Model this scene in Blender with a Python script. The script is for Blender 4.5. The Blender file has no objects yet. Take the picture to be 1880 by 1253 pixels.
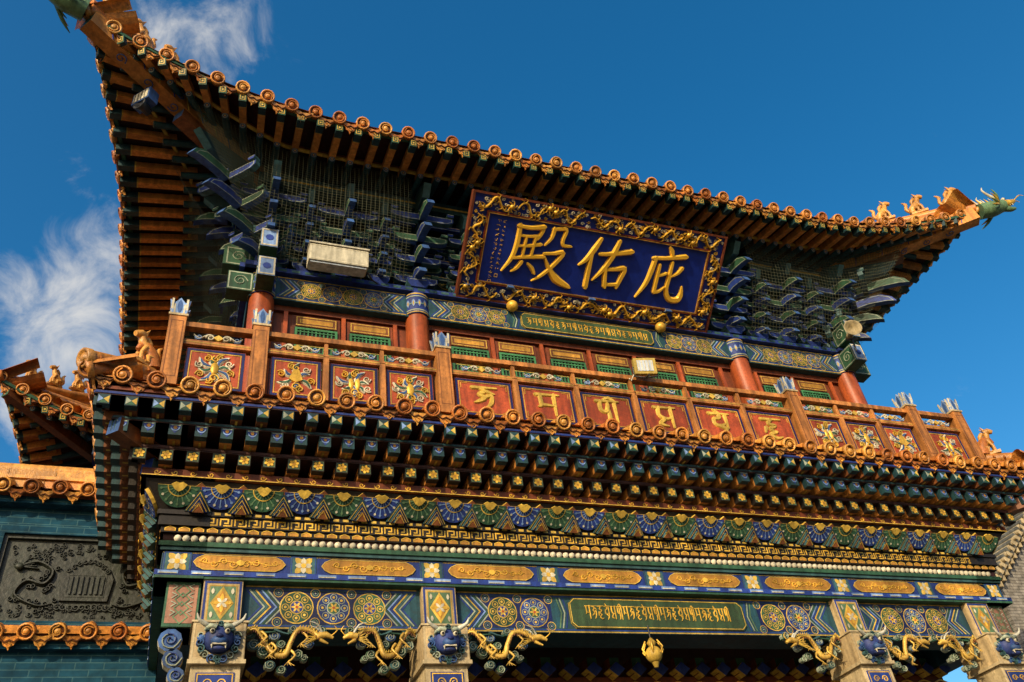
import bpy, math, random
from mathutils import Vector as V, Matrix
random.seed(7)
D2R=math.radians
# ------------------------------------------------------------------ materials
MATS={}
def mk(name,rgb,rough=.58,metal=0.0,var=.42,grime=.6,bump=.22,bs=60,spec=.3,streak=.32,isl=.28):
    m=bpy.data.materials.new(name); m.use_nodes=True
    nt=m.node_tree; N=nt.nodes; L=nt.links
    bs_=N['Principled BSDF']
    tc=N.new('ShaderNodeTexCoord')
    n1=N.new('ShaderNodeTexNoise'); n1.inputs['Scale'].default_value=2.7; n1.inputs['Detail'].default_value=9; n1.inputs['Roughness'].default_value=.7
    n2=N.new('ShaderNodeTexNoise'); n2.inputs['Scale'].default_value=28; n2.inputs['Detail'].default_value=5; n2.inputs['Roughness'].default_value=.7
    L.new(tc.outputs['Object'],n1.inputs['Vector']); L.new(tc.outputs['Object'],n2.inputs['Vector'])
    mp=N.new('ShaderNodeMapping'); mp.inputs['Scale'].default_value=(16,16,1.6); L.new(tc.outputs['Object'],mp.inputs[0])
    n4=N.new('ShaderNodeTexNoise'); n4.inputs['Scale'].default_value=1.0; n4.inputs['Detail'].default_value=4; L.new(mp.outputs[0],n4.inputs['Vector'])
    r4=N.new('ShaderNodeMapRange'); r4.inputs[1].default_value=.35; r4.inputs[2].default_value=.65; r4.inputs[3].default_value=1-streak; r4.inputs[4].default_value=1+streak*.5; L.new(n4.outputs['Fac'],r4.inputs[0])
    r1=N.new('ShaderNodeMapRange'); r1.inputs[1].default_value=.3; r1.inputs[2].default_value=.7; r1.inputs[3].default_value=1-var; r1.inputs[4].default_value=1+var*.6
    L.new(n1.outputs['Fac'],r1.inputs[0])
    m4=N.new('ShaderNodeMath'); m4.operation='MULTIPLY'; L.new(r1.outputs[0],m4.inputs[0]); L.new(r4.outputs[0],m4.inputs[1])
    ge=N.new('ShaderNodeNewGeometry'); r5=N.new('ShaderNodeMapRange'); r5.inputs[3].default_value=1-isl; r5.inputs[4].default_value=1+isl*.8; L.new(ge.outputs['Random Per Island'],r5.inputs[0])
    m5=N.new('ShaderNodeMath'); m5.operation='MULTIPLY'; L.new(m4.outputs[0],m5.inputs[0]); L.new(r5.outputs[0],m5.inputs[1])
    mul=N.new('ShaderNodeMixRGB'); mul.blend_type='MULTIPLY'; mul.inputs[0].default_value=1
    mul.inputs[1].default_value=(*rgb,1); L.new(m5.outputs[0],mul.inputs[2])
    r2=N.new('ShaderNodeMapRange'); r2.inputs[1].default_value=.48; r2.inputs[2].default_value=.72; r2.inputs[3].default_value=0; r2.inputs[4].default_value=grime
    L.new(n2.outputs['Fac'],r2.inputs[0])
    mx=N.new('ShaderNodeMixRGB'); L.new(r2.outputs[0],mx.inputs[0]); L.new(mul.outputs[0],mx.inputs[1])
    g=tuple(c*.25+k for c,k in zip(rgb,(.016,.012,.007))); mx.inputs[2].default_value=(*g,1)
    L.new(mx.outputs[0],bs_.inputs['Base Color'])
    bs_.inputs['Roughness'].default_value=rough; bs_.inputs['Metallic'].default_value=metal
    bs_.inputs['Specular IOR Level'].default_value=spec
    if bump>0:
        n3=N.new('ShaderNodeTexNoise'); n3.inputs['Scale'].default_value=bs; n3.inputs['Detail'].default_value=4
        L.new(tc.outputs['Object'],n3.inputs['Vector'])
        bp=N.new('ShaderNodeBump'); bp.inputs['Strength'].default_value=bump; bp.inputs['Distance'].default_value=.01
        L.new(n3.outputs['Fac'],bp.inputs['Height']); L.new(bp.outputs[0],bs_.inputs['Normal'])
    MATS[name]=m; return m
mk('red_brown',(.16,.038,.013)); mk('wood_orange',(.42,.165,.04),var=.5,streak=.5,isl=.15); mk('column_red',(.36,.076,.02),rough=.42,isl=.1)
mk('tile',(.60,.235,.04),rough=.4,var=.55,grime=.85,bump=.5,spec=.45); mk('tile_b',(.45,.145,.028),rough=.42,var=.5,grime=.85,bump=.5); mk('tile_c',(.64,.30,.055),rough=.4,var=.5,grime=.8,bump=.5,spec=.45); mk('tile_dark',(.12,.04,.012),rough=.5)
mk('teal',(.012,.045,.055)); mk('green',(.024,.08,.042)); mk('green_lt',(.11,.20,.10)); mk('blue',(.014,.036,.20)); mk('deep_blue',(.006,.013,.085)); mk('blue_mid',(.035,.09,.25)); mk('teal_mid',(.035,.095,.10)); mk('pale_line',(.30,.34,.25)); mk('beam_teal',(.014,.058,.078))
mk('plaque_blue',(.006,.022,.22),rough=.35,var=.2,grime=.25,streak=.1,isl=.05); mk('lt_blue',(.16,.26,.48)); mk('white',(.56,.51,.37)); mk('cream',(.46,.36,.20),var=.35,isl=.1)
mk('gold',(.78,.45,.055),rough=.36,metal=.3,var=.3,grime=.45); mk('gold_flat',(.54,.35,.055),rough=.5,var=.4); mk('dragon_gold',(.60,.37,.07),rough=.42,metal=.2,grime=.7)
mk('char_gold',(.84,.47,.04),rough=.33,metal=.2,var=.15,grime=.15,bump=.05,streak=.05,isl=.05)
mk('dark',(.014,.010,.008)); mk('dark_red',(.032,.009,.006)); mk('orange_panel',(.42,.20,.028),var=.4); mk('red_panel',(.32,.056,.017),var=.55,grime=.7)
mk('relief_shaded',(.016,.021,.014),bump=.8,bs=18,spec=.4,rough=.55,isl=.1); mk('raf_orange',(.55,.22,.042),var=.45); mk('raf_teal',(.02,.075,.085)); mk('raf_brown',(.18,.06,.018))  # relief stone: the shade lying on the carving is put into its dark base colour
mk('lamp_grey',(.50,.46,.34),grime=.25,isl=.05); mk('horn_tan',(.30,.24,.13)); mk('black_metal',(.03,.03,.03),rough=.4); mk('glass',(.45,.5,.55),rough=.15,var=.05,grime=.1); mk('fixture_yellow',(.42,.30,.06))
mk('grey_tile',(.12,.12,.10)); mk('lattice_green',(.045,.18,.07)); mk('horn',(.48,.47,.38)); mk('plaster',(.45,.33,.17),isl=.1); mk('pink',(.28,.14,.09)); mk('beast_blue',(.022,.04,.16)); mk('board_green',(.038,.072,.028))
def brick_mat(name,c1,c2,mortar,scale=1.0,axis='xz'):
    m=bpy.data.materials.new(name); m.use_nodes=True; nt=m.node_tree; N=nt.nodes; L=nt.links
    b=N['Principled BSDF']; tc=N.new('ShaderNodeTexCoord'); sp=N.new('ShaderNodeSeparateXYZ'); cb=N.new('ShaderNodeCombineXYZ')
    L.new(tc.outputs['Object'],sp.inputs[0])
    if axis=='xz':
        ad=N.new('ShaderNodeMath'); ad.operation='ADD'; L.new(sp.outputs['X'],ad.inputs[0]); L.new(sp.outputs['Y'],ad.inputs[1])
        L.new(ad.outputs[0],cb.inputs['X']); L.new(sp.outputs['Z'],cb.inputs['Y'])
    else:
        L.new(sp.outputs['X'],cb.inputs['X']); L.new(sp.outputs['Y'],cb.inputs['Y'])
    br=N.new('ShaderNodeTexBrick'); br.inputs['Scale'].default_value=scale; br.inputs['Color1'].default_value=(*c1,1); br.inputs['Color2'].default_value=(*c2,1); br.inputs['Mortar'].default_value=(*mortar,1)
    br.inputs['Brick Width'].default_value=.28; br.inputs['Row Height'].default_value=.075; br.inputs['Mortar Size'].default_value=.006
    if axis!='xz': br.inputs['Brick Width'].default_value=.8; br.inputs['Row Height'].default_value=.4
    L.new(cb.outputs[0],br.inputs['Vector'])
    n=N.new('ShaderNodeTexNoise'); n.inputs['Scale'].default_value=6; n.inputs['Detail'].default_value=8; L.new(tc.outputs['Object'],n.inputs['Vector'])
    r=N.new('ShaderNodeMapRange'); r.inputs[1].default_value=.3; r.inputs[2].default_value=.7; r.inputs[3].default_value=.5; r.inputs[4].default_value=1.3; L.new(n.outputs['Fac'],r.inputs[0])
    mu=N.new('ShaderNodeMixRGB'); mu.blend_type='MULTIPLY'; mu.inputs[0].default_value=1; L.new(br.outputs['Color'],mu.inputs[1]); L.new(r.outputs[0],mu.inputs[2])
    L.new(mu.outputs[0],b.inputs['Base Color']); b.inputs['Roughness'].default_value=.8; b.inputs['Specular IOR Level'].default_value=.12
    bp=N.new('ShaderNodeBump'); bp.inputs['Strength'].default_value=.6; bp.inputs['Distance'].default_value=.012; bp.invert=True
    L.new(br.outputs['Fac'],bp.inputs['Height']); L.new(bp.outputs[0],b.inputs['Normal'])
    MATS[name]=m
brick_mat('brick_teal',(.004,.036,.068),(.008,.05,.085),(.03,.085,.11))
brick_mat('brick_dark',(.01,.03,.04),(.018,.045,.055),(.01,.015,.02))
brick_mat('grey_brick',(.2,.18,.15),(.25,.23,.2),(.1,.09,.08))
brick_mat('paving',(.12,.11,.09),(.15,.135,.11),(.06,.055,.045),axis='xy')
m=bpy.data.materials.new('net'); m.use_nodes=True; nt=m.node_tree; N=nt.nodes; L=nt.links
out=N['Material Output']; pb=N['Principled BSDF']; pb.inputs['Base Color'].default_value=(.055,.058,.036,1); pb.inputs['Roughness'].default_value=.9; pb.inputs['Specular IOR Level'].default_value=.1
tr=N.new('ShaderNodeBsdfTransparent'); mix=N.new('ShaderNodeMixShader')
tc=N.new('ShaderNodeTexCoord'); sp=N.new('ShaderNodeSeparateXYZ'); L.new(tc.outputs['UV'],sp.inputs[0])
def cellline(o):
    f=N.new('ShaderNodeMath'); f.operation='FRACT'; L.new(o,f.inputs[0]); l=N.new('ShaderNodeMath'); l.operation='LESS_THAN'; l.inputs[1].default_value=.11; L.new(f.outputs[0],l.inputs[0]); return l
a=cellline(sp.outputs['X']); b=cellline(sp.outputs['Y']); mxm=N.new('ShaderNodeMath'); mxm.operation='MAXIMUM'; L.new(a.outputs[0],mxm.inputs[0]); L.new(b.outputs[0],mxm.inputs[1])
L.new(mxm.outputs[0],mix.inputs[0]); L.new(tr.outputs[0],mix.inputs[1]); L.new(pb.outputs[0],mix.inputs[2]); L.new(mix.outputs[0],out.inputs[0])
MATS['net']=m
# ------------------------------------------------------------------ helpers
class Fr:
    def __init__(s,o,ux,uy):
        s.o=V(o); s.x=V(ux).normalized(); s.y=V(uy).normalized(); s.n=s.x.cross(s.y).normalized()
    def p(s,x,y,z=0): return s.o+s.x*x+s.y*y+s.n*z
    def sub(s,x,y,z=0,ang=0,sc=1):
        c,si=math.cos(ang),math.sin(ang)
        return Fr(s.p(x,y,z),s.x*c+s.y*si,s.y*c-s.x*si)
def top(name,loc=(0,0,0)):
    e=bpy.data.objects.new(name,None); bpy.context.collection.objects.link(e); e.empty_display_size=.3; e.location=loc; return e
cnt=[0]
class B:
    def __init__(s): s.v=[];s.f=[];s.m=[];s.sm=[];s.names=[]
    def add(s,vs,fs,mat,smooth=False):
        o=len(s.v); s.v.extend([tuple(q) for q in vs])
        if mat not in s.names: s.names.append(mat)
        k=s.names.index(mat)
        for f in fs: s.f.append(tuple(o+i for i in f)); s.m.append(k); s.sm.append(smooth)
    def quad(s,a,b,c,d,mat): s.add([a,b,c,d],[(0,1,2,3)],mat)
    def box(s,F,x0,x1,y0,y1,z0,z1,mat,front=None):
        P=[F.p(x,y,z) for z in (z0,z1) for y in (y0,y1) for x in (x0,x1)]
        fs=[(0,2,3,1),(0,1,5,4),(2,6,7,3),(0,4,6,2),(1,3,7,5)]
        if front: s.add(P,fs,mat); s.add([P[4],P[5],P[7],P[6]],[(0,1,2,3)],front)
        else: s.add(P,fs+[(4,5,7,6)],mat)
    def beam(s,p0,p1,w,h,mat,endmat=None,up=(0,0,1)):
        p0=V(p0);p1=V(p1); d=(p1-p0); L=d.length; d.normalize(); x=d.cross(V(up)).normalized(); y=x.cross(d).normalized()
        F=Fr(p0,x,y)
        if F.n.dot(d)<0: F=Fr(p0,-x,y)
        s.box(F,-w/2,w/2,-h/2,h/2,0,L,mat,endmat); return F,L
    def prism(s,F,pts,z0,z1,mat,sidemat=None):
        n=len(pts); A=[F.p(x,y,z0) for x,y in pts]; C=[F.p(x,y,z1) for x,y in pts]
        s.add(C,[tuple(range(n))],mat); s.add(A,[tuple(reversed(range(n)))],mat)
        s.add(A+C,[(i,(i+1)%n,n+(i+1)%n,n+i) for i in range(n)],sidemat or mat)
    def sheet(s,F,pts,z,mat): s.add([F.p(x,y,z) for x,y in pts],[tuple(range(len(pts)))],mat)
    def disc(s,F,cx,cy,r,z,mat,seg=14): s.sheet(F,[(cx+r*math.cos(2*math.pi*i/seg),cy+r*math.sin(2*math.pi*i/seg)) for i in range(seg)],z,mat)
    def ring(s,F,cx,cy,r0,r1,z,mat,seg=16,a0=0,a1=2*math.pi):
        vs=[];fs=[]
        for i in range(seg+1):
            a=a0+(a1-a0)*i/seg
            vs+= [F.p(cx+r0*math.cos(a),cy+r0*math.sin(a),z),F.p(cx+r1*math.cos(a),cy+r1*math.sin(a),z)]
        for i in range(seg): fs.append((2*i,2*i+1,2*i+3,2*i+2))
        s.add(vs,fs,mat)
    def line(s,F,pts,w,z,mat,closed=False):
        n=len(pts); vs=[]
        for i in range(n):
            p=V((pts[i][0],pts[i][1]))
            pr=V(pts[(i-1)%n]) if (closed or i>0) else None
            nx=V(pts[(i+1)%n]) if (closed or i<n-1) else None
            d1=(p-pr).normalized() if pr is not None else None; d2=(nx-p).normalized() if nx is not None else None
            if d1 is None: d1=d2
            if d2 is None: d2=d1
            n1=V((-d1.y,d1.x)); n2=V((-d2.y,d2.x)); mm=n1+n2
            if mm.length<1e-4: mm=n1
            mm.normalize(); k=min(2.2,1/max(.3,mm.dot(n1)))
            for sg in (-1,1):
                q=p+mm*k*sg*w/2; vs.append(F.p(q.x,q.y,z))
        fs=[(2*i,2*((i+1)%n),2*((i+1)%n)+1,2*i+1) for i in range(n if closed else n-1)]
        s.add(vs,fs,mat)
    def rect(s,F,x0,x1,y0,y1,w,z,mat): s.line(F,[(x0,y0),(x1,y0),(x1,y1),(x0,y1)],w,z,mat,True)
    def rib(s,F,pts,wid,h,mat,z=0,sub=4,flat=.6):
        cnt[0]+=1; h=h+(cnt[0]%9)*.0006
        P=[V((a,b)) for a,b in pts]; n=len(P)
        if not isinstance(wid,(list,tuple)): wid=[wid]*n
        Q=[];W=[]
        if n==2 or sub==1:
            k=3 if n==2 else 1
            for i in range(n-1):
                for j in range(k): Q.append(P[i].lerp(P[i+1],j/k)); W.append(wid[i]+(wid[i+1]-wid[i])*j/k)
            Q.append(P[-1]);W.append(wid[-1])
        else:
            for i in range(n-1):
                p0=P[max(i-1,0)];p1=P[i];p2=P[i+1];p3=P[min(i+2,n-1)]
                for j in range(sub):
                    t=j/sub
                    q=.5*((2*p1)+(-p0+p2)*t+(2*p0-5*p1+4*p2-p3)*t*t+(-p0+3*p1-3*p2+p3)*t**3)
                    Q.append(q);W.append(wid[i]+(wid[i+1]-wid[i])*t)
            Q.append(P[-1]);W.append(wid[-1])
        d=(Q[0]-Q[1]).normalized(); Q.insert(0,Q[0]+d*W[0]*.35); W.insert(0,W[0]*.45)
        d=(Q[-1]-Q[-2]).normalized(); Q.append(Q[-1]+d*W[-1]*.35); W.append(W[-1]*.45)
        vs=[];fs=[];m=len(Q)
        for i in range(m):
            d=(Q[min(i+1,m-1)]-Q[max(i-1,0)]); 
            if d.length<1e-7: d=V((1,0))
            d.normalize(); nn=V((-d.y,d.x))*W[i]/2
            for k,zz in ((-1,0),(-flat,1),(flat,1),(1,0)):
                q=Q[i]+nn*k; vs.append(F.p(q.x,q.y,z+h*zz))
        for i in range(m-1):
            for k in range(3): a=4*i+k; fs.append((a+1,a,a+4,a+5))
        fs.append((0,1,2,3)); fs.append((4*m-1,4*m-2,4*m-3,4*m-4))
        s.add(vs,fs,mat)
    def tube(s,pts,rad,mat,seg=8,caps=True,smooth=True,sub=1):
        P=[V(p) for p in pts]; n=len(P)
        if not isinstance(rad,(list,tuple)): rad=[rad]*n
        if sub>1 and n>2:
            Q=[];R=[]
            for i in range(n-1):
                p0=P[max(i-1,0)];p1=P[i];p2=P[i+1];p3=P[min(i+2,n-1)]
                for j in range(sub):
                    t=j/sub; Q.append(.5*((2*p1)+(-p0+p2)*t+(2*p0-5*p1+4*p2-p3)*t*t+(-p0+3*p1-3*p2+p3)*t**3)); R.append(rad[i]+(rad[i+1]-rad[i])*t)
            Q.append(P[-1]);R.append(rad[-1]); P=Q;rad=R;n=len(P)
        ref=None;vs=[];fs=[]
        for i in range(n):
            d=(P[min(i+1,n-1)]-P[max(i-1,0)]).normalized()
            if ref is None: ref=V((0,0,1)) if abs(d.z)<.9 else V((1,0,0))
            x=d.cross(ref).normalized(); y=x.cross(d).normalized(); ref=y
            for k in range(seg):
                a=2*math.pi*k/seg; vs.append(P[i]+(x*math.cos(a)+y*math.sin(a))*rad[i])
        for i in range(n-1):
            for k in range(seg): fs.append((i*seg+k,i*seg+(k+1)%seg,(i+1)*seg+(k+1)%seg,(i+1)*seg+k))
        s.add(vs,fs,mat,smooth)
        if caps:
            s.add(vs[:seg],[tuple(reversed(range(seg)))],mat); s.add(vs[-seg:],[tuple(range(seg))],mat)
    def lathe(s,F,cx,cy,prof,mat,seg=14,smooth=True):
        vs=[];fs=[];n=len(prof)
        for r,z in prof:
            for k in range(seg):
                a=2*math.pi*k/seg; vs.append(F.p(cx+r*math.cos(a),cy+r*math.sin(a),z))
        for i in range(n-1):
            for k in range(seg): fs.append((i*seg+k,i*seg+(k+1)%seg,(i+1)*seg+(k+1)%seg,(i+1)*seg+k))
        s.add(vs,fs,mat,smooth)
    def ball(s,c,r,mat,F=None,seg=10,rings=7):
        F=F or Fr((0,0,0),(1,0,0),(0,0,1)); c=V(c)
        if not isinstance(r,(list,tuple)): r=(r,r,r)
        vs=[];fs=[]
        for i in range(rings+1):
            t=math.pi*i/rings
            for k in range(seg):
                a=2*math.pi*k/seg
                vs.append(c+F.x*r[0]*math.sin(t)*math.cos(a)+F.y*r[1]*math.cos(t)+F.n*r[2]*math.sin(t)*math.sin(a))
        for i in range(rings):
            for k in range(seg): fs.append((i*seg+k,i*seg+(k+1)%seg,(i+1)*seg+(k+1)%seg,(i+1)*seg+k))
        s.add(vs,fs,mat,True)
    def build(s,name,parent=None):
        if not s.v: return None
        me=bpy.data.meshes.new(name); me.from_pydata(s.v,[],s.f)
        for nme in s.names: me.materials.append(MATS[nme])
        me.polygons.foreach_set('material_index',s.m); me.polygons.foreach_set('use_smooth',s.sm)
        me.validate(); me.update()
        o=bpy.data.objects.new(name,me); bpy.context.collection.objects.link(o)
        if parent: o.parent=parent
        return o
Z=V((0,0,1))
def sides(cx,cy,hx,hy,which='flrb'):
    S={'f':((1,0,0),(0,-1,0),hx,hy),'l':((0,-1,0),(-1,0,0),hy,hx),'r':((0,1,0),(1,0,0),hy,hx),'b':((-1,0,0),(0,1,0),hx,hy)}
    return [(V((cx,cy,0)),V(S[k][0]),V(S[k][1]),S[k][2],S[k][3]) for k in which]
CX,CY=0,3.0
# ------------------------------------------------------------------ motifs
def spiral(F,b,cx,cy,r,turns,a0,w,h,mat,z=0,cw=1,n=9):
    pts=[]
    for i in range(n+1):
        t=i/n; a=a0+cw*turns*2*math.pi*t; rr=r*(1-.8*t); pts.append((cx+rr*math.cos(a),cy+rr*math.sin(a)))
    b.rib(F,pts,[w*(1-.4*i/n) for i in range(n+1)],h,mat,z,sub=2)
def petal(b,F,cx,cy,ang,ln,wd,z,mat):
    pts=[]
    for t,k in ((0,0),(.2,.6),(.5,1),(.8,.7),(1,0)): pts.append((t*ln,k*wd/2))
    for t,k in ((.8,.7),(.5,1),(.2,.6)): pts.append((t*ln,-k*wd/2))
    c,s_=math.cos(ang),math.sin(ang)
    b.sheet(F,[(cx+x*c-y*s_,cy+x*s_+y*c) for x,y in pts],z,mat)
def rosette(b,F,cx,cy,r,z,c1='blue',c2='green',c3='gold_flat'):
    b.disc(F,cx,cy,r,z,'gold_flat',18); b.disc(F,cx,cy,r*.93,z+.002,c1,18)
    pc='pale_line' if c1=='blue' else 'gold_flat'
    for i in range(8):
        a=i*math.pi/4; x,y=cx+.66*r*math.cos(a),cy+.66*r*math.sin(a)
        b.ring(F,x,y,r*.17,r*.22,z+.004,pc,9); b.disc(F,x,y,r*.09,z+.005,c3,6)
    b.disc(F,cx,cy,r*.42,z+.004,pc,12); b.disc(F,cx,cy,r*.36,z+.006,c2,12)
    for i in range(6): petal(b,F,cx,cy,i*math.pi/3,r*.34,r*.14,z+.008,c3)
    b.disc(F,cx,cy,r*.09,z+.010,'red_panel',6)
def painted_beam(b,F,x0,x1,y0,y1,z,board=None,base='beam_teal'):
    h=y1-y0; ym=(y0+y1)/2
    b.sheet(F,[(x0,y0),(x1,y0),(x1,y1),(x0,y1)],z,base)
    for yy,mm in ((y0+.010,'gold_flat'),(y1-.010,'gold_flat'),(y0+.030,'blue'),(y1-.030,'blue')): b.line(F,[(x0,yy),(x1,yy)],.012,z+.002,mm)
    e=h*.34
    yb,yt=y0+.045,y1-.045
    for sgn,xe in ((1,x0),(-1,x1)):
        for k,mm in enumerate(['blue','pale_line','teal_mid','gold_flat','blue','lt_blue','green','pale_line']):
            off=.01+k*.027
            b.line(F,[(xe+sgn*off,yb),(xe+sgn*(off+e),ym),(xe+sgn*off,yt)],.014,z+.003,mm)
    xa=x0+.22; xb=x1-.22
    segs=[(xa,xb)]
    if board: segs=[(xa,board[0]-.20),(board[1]+.20,xb)]
    for sa,sb in segs:
        b.sheet(F,[(sa,yb),(sb,yb),(sb,yt),(sa,yt)],z+.0015,'deep_blue')
        lo_=e*.55 if sa==xa else .02; hi_=e*.55 if sb==xb else .02
        n=max(1,round((sb-sa-lo_-hi_)/(h*.72))); st=(sb-sa-lo_-hi_)/n
        r=min(h*.38,st*.50)
        for i in range(n+1):
            cx=sa+lo_+st*i
            for yy in (yb+.02,yt-.02):
                b.ring(F,cx,yy,.040,.047,z+.0030,'gold_flat',12); b.ring(F,cx,yy,.022,.029,z+.0032,'green_lt',9); b.disc(F,cx,yy,.009,z+.0034,'pale_line',5)
        for i in range(n):
            cx=sa+lo_+st*(i+.5)
            rosette(b,F,cx,ym,r,z+.004,'blue' if i%2 else 'green','green' if i%2 else 'blue')
    if board:
        a,c=board; k=.05
        for q in range(3):
            for sg,xe in ((-1,a),(1,c)): b.line(F,[(xe+sg*(.06+q*.035),yb),(xe+sg*(.02+q*.035),ym),(xe+sg*(.06+q*.035),yt)],.014,z+.004,('blue','pale_line','green_lt')[q])
        pts=[(a,yb+k),(a+k,yb),(c-k,yb),(c,yb+k),(c,yt-k),(c-k,yt),(a+k,yt),(a,yt-k)]
        b.prism(F,pts,z,z+.02,'board_green','gold_flat'); b.line(F,[(x*.99+.01*(a+c)/2,y*.93+.07*ym) for x,y in pts],.008,z+.023,'gold_flat',True)
GL=[
 [[(.05,.92),(.95,.95)],[(.35,.92),(.5,.78),(.3,.66),(.5,.52),(.3,.38),(.12,.3)],[(.5,.55),(.75,.62),(.72,.3),(.5,.1)],[(.6,.8),(.85,.7)]],
 [[(.05,.92),(.95,.95)],[(.22,.92),(.24,.5),(.12,.4)],[(.24,.5),(.75,.48)],[(.76,.95),(.76,.08)]],
 [[(.05,.92),(.95,.95)],[(.2,.9),(.2,.55),(.4,.48),(.5,.7),(.5,.9)],[(.5,.6),(.52,.2),(.35,.08)],[(.8,.95),(.8,.05)],[(.8,.95),(.6,1.1),(.35,1.0)]],
 [[(.05,.92),(.95,.95)],[(.25,.92),(.22,.6),(.45,.45),(.75,.5)],[(.76,.95),(.76,.08)],[(.4,.4),(.2,.2),(.5,.12)]],
 [[(.05,.92),(.95,.95)],[(.5,.92),(.5,.75),(.25,.68),(.25,.45),(.5,.4),(.7,.5)],[(.4,.4),(.7,.25),(.45,.05)],[(.5,.95),(.3,1.12)],[(.78,.9),(.78,.3)]],
 [[(.05,.92),(.95,.95)],[(.5,.92),(.35,.72),(.65,.65),(.35,.48),(.6,.36)],[(.6,.36),(.3,.22),(.55,.08),(.8,.14)],[(.2,.55),(.1,.3)]],
]
def glyph(b,F,g,x,y,w,h,sw,rh,mat,z=0):
    for st in GL[g]: 
        n=len(st); b.rib(F,[(x+p[0]*w,y+p[1]*h) for p in st],[sw*(1.2 if i==0 else .6 if i==n-1 else 1.15) for i in range(n)],rh,mat,z,sub=4)
# ------------------------------------------------------------------ roofs
TM=['tile','tile','tile_b','tile_c']
def cap_tile(b,p,t,n,slope=D2R(24),r=.078,L=.5,drip=True,sp=.293):
    p=V(p)+Z*random.uniform(-.009,.009)+n*random.uniform(-.01,.01); jr=random.uniform(-.4,.4); tm=random.choice(TM); td=random.choice(TM)
    inn=(-n*math.cos(slope)+Z*math.sin(slope)).normalized()
    y=t.cross(-inn); 
    if y.z<0: y=-y
    F=Fr(p,t,y); out=F.n
    if out.dot(n)<0: F=Fr(p,-t,y)
    vs=[];seg=7
    for q in (p, p+inn*L):
        for k in range(seg):
            a=math.pi*k/(seg-1); vs.append(q+F.x*r*math.cos(a)+F.y*r*math.sin(a))
    b.add(vs,[(k,k+1,seg+k+1,seg+k) for k in range(seg-1)],tm,True)
    F2=F.sub(0,.0,.0,jr)
    R=r*1.14
    b.lathe(F2,0,0,[(0,.03),(R*.2,.03),(R*.36,.02),(R*.44,.002)],tm,9)
    b.lathe(F2,0,0,[(R*.44,.002),(R*.74,.002)],'tile_dark',12)
    b.lathe(F2,0,0,[(R*.72,.002),(R*.80,.026),(R*.98,.022),(R,.0),(R,-.035),(0,-.035)],tm,14)
    spiral(F2,b,0,0,R*.66,1.1,jr*5,R*.2,.022,tm,.002,n=7)
    if drip:
        G=F.sub(sp/2,-.02,-.012,random.uniform(-.04,.04)); w=sp/2*.88
        pts=[(-w,.02),(-w*.92,-.035),(-w*.72,-.06),(-w*.5,-.075),(-w*.36,-.115),(-w*.12,-.13),(0,-.165),(w*.12,-.13),(w*.36,-.115),(w*.5,-.075),(w*.72,-.06),(w*.92,-.035),(w,.02),(w*.55,-.015),(0,-.032),(-w*.55,-.015)]
        b.prism(G,pts,-.012,.012,td)
        b.rib(G,[(-w*.78,-.028),(-w*.35,-.075),(0,-.055),(w*.35,-.075),(w*.78,-.028)],.014,.012,'tile_dark',.0125,sub=2)
        b.rib(G,[(-w*.2,-.10),(0,-.13),(w*.2,-.10),(0,-.085)],.012,.012,'tile_c',.0125,sub=2)
        vs=[]
        for q in (0,-L):
            for x_,y_ in ((-w,.02),(-w*.55,-.015),(0,-.032),(w*.55,-.015),(w,.02)): vs.append(G.p(x_,y_,q*1.0-.0125))
        b.add(vs,[(k,k+1,k+6,k+5) for k in range(4)],td)
class Roof:
    def __init__(s,cx,cy,AX,AY,DX,DY,z0,cr,co,cl,ainx,ainy,zin):
        s.c=V((cx,cy,0)); s.P=dict(AX=AX,AY=AY,DX=DX,DY=DY); s.z0=z0;s.cr=cr;s.cl=cl; s.ix=ainx;s.iy=ainy;s.zin=zin
    def side(s,k):
        P=s.P
        if k in 'fb': A,Dc,Dm,Ai,Di=P['AX'],P['AY'],P['DY'],s.ix,s.iy
        else: A,Dc,Dm,Ai,Di=P['AY'],P['AX'],P['DX'],s.iy,s.ix
        t={'f':(1,0,0),'l':(0,-1,0),'r':(0,1,0),'b':(-1,0,0)}[k]; n={'f':(0,-1,0),'l':(-1,0,0),'r':(1,0,0),'b':(0,1,0)}[k]
        return V(t),V(n),A,Dc,Dm,Ai,Di
    def edge(s,k,q):
        t,n,A,Dc,Dm,Ai,Di=s.side(k); c=max(0,1-(A-abs(q))/s.cl)
        return s.c+t*q+n*(Dm+(Dc-Dm)*c*c)+Z*(s.z0+s.cr*c**2)
    def inner(s,k,q):
        t,n,A,Dc,Dm,Ai,Di=s.side(k)
        if abs(q)<=Ai: return s.c+t*q+n*Di+Z*s.zin
        f=(abs(q)-Ai)/(A-Ai)*.82; sg=1 if q>0 else -1
        return s.c+t*sg*(Ai+(A-Ai)*f)+n*(Di+(Dc-Di)*f)+Z*(s.zin+(s.z0+s.cr-s.zin)*f*.9)
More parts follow.
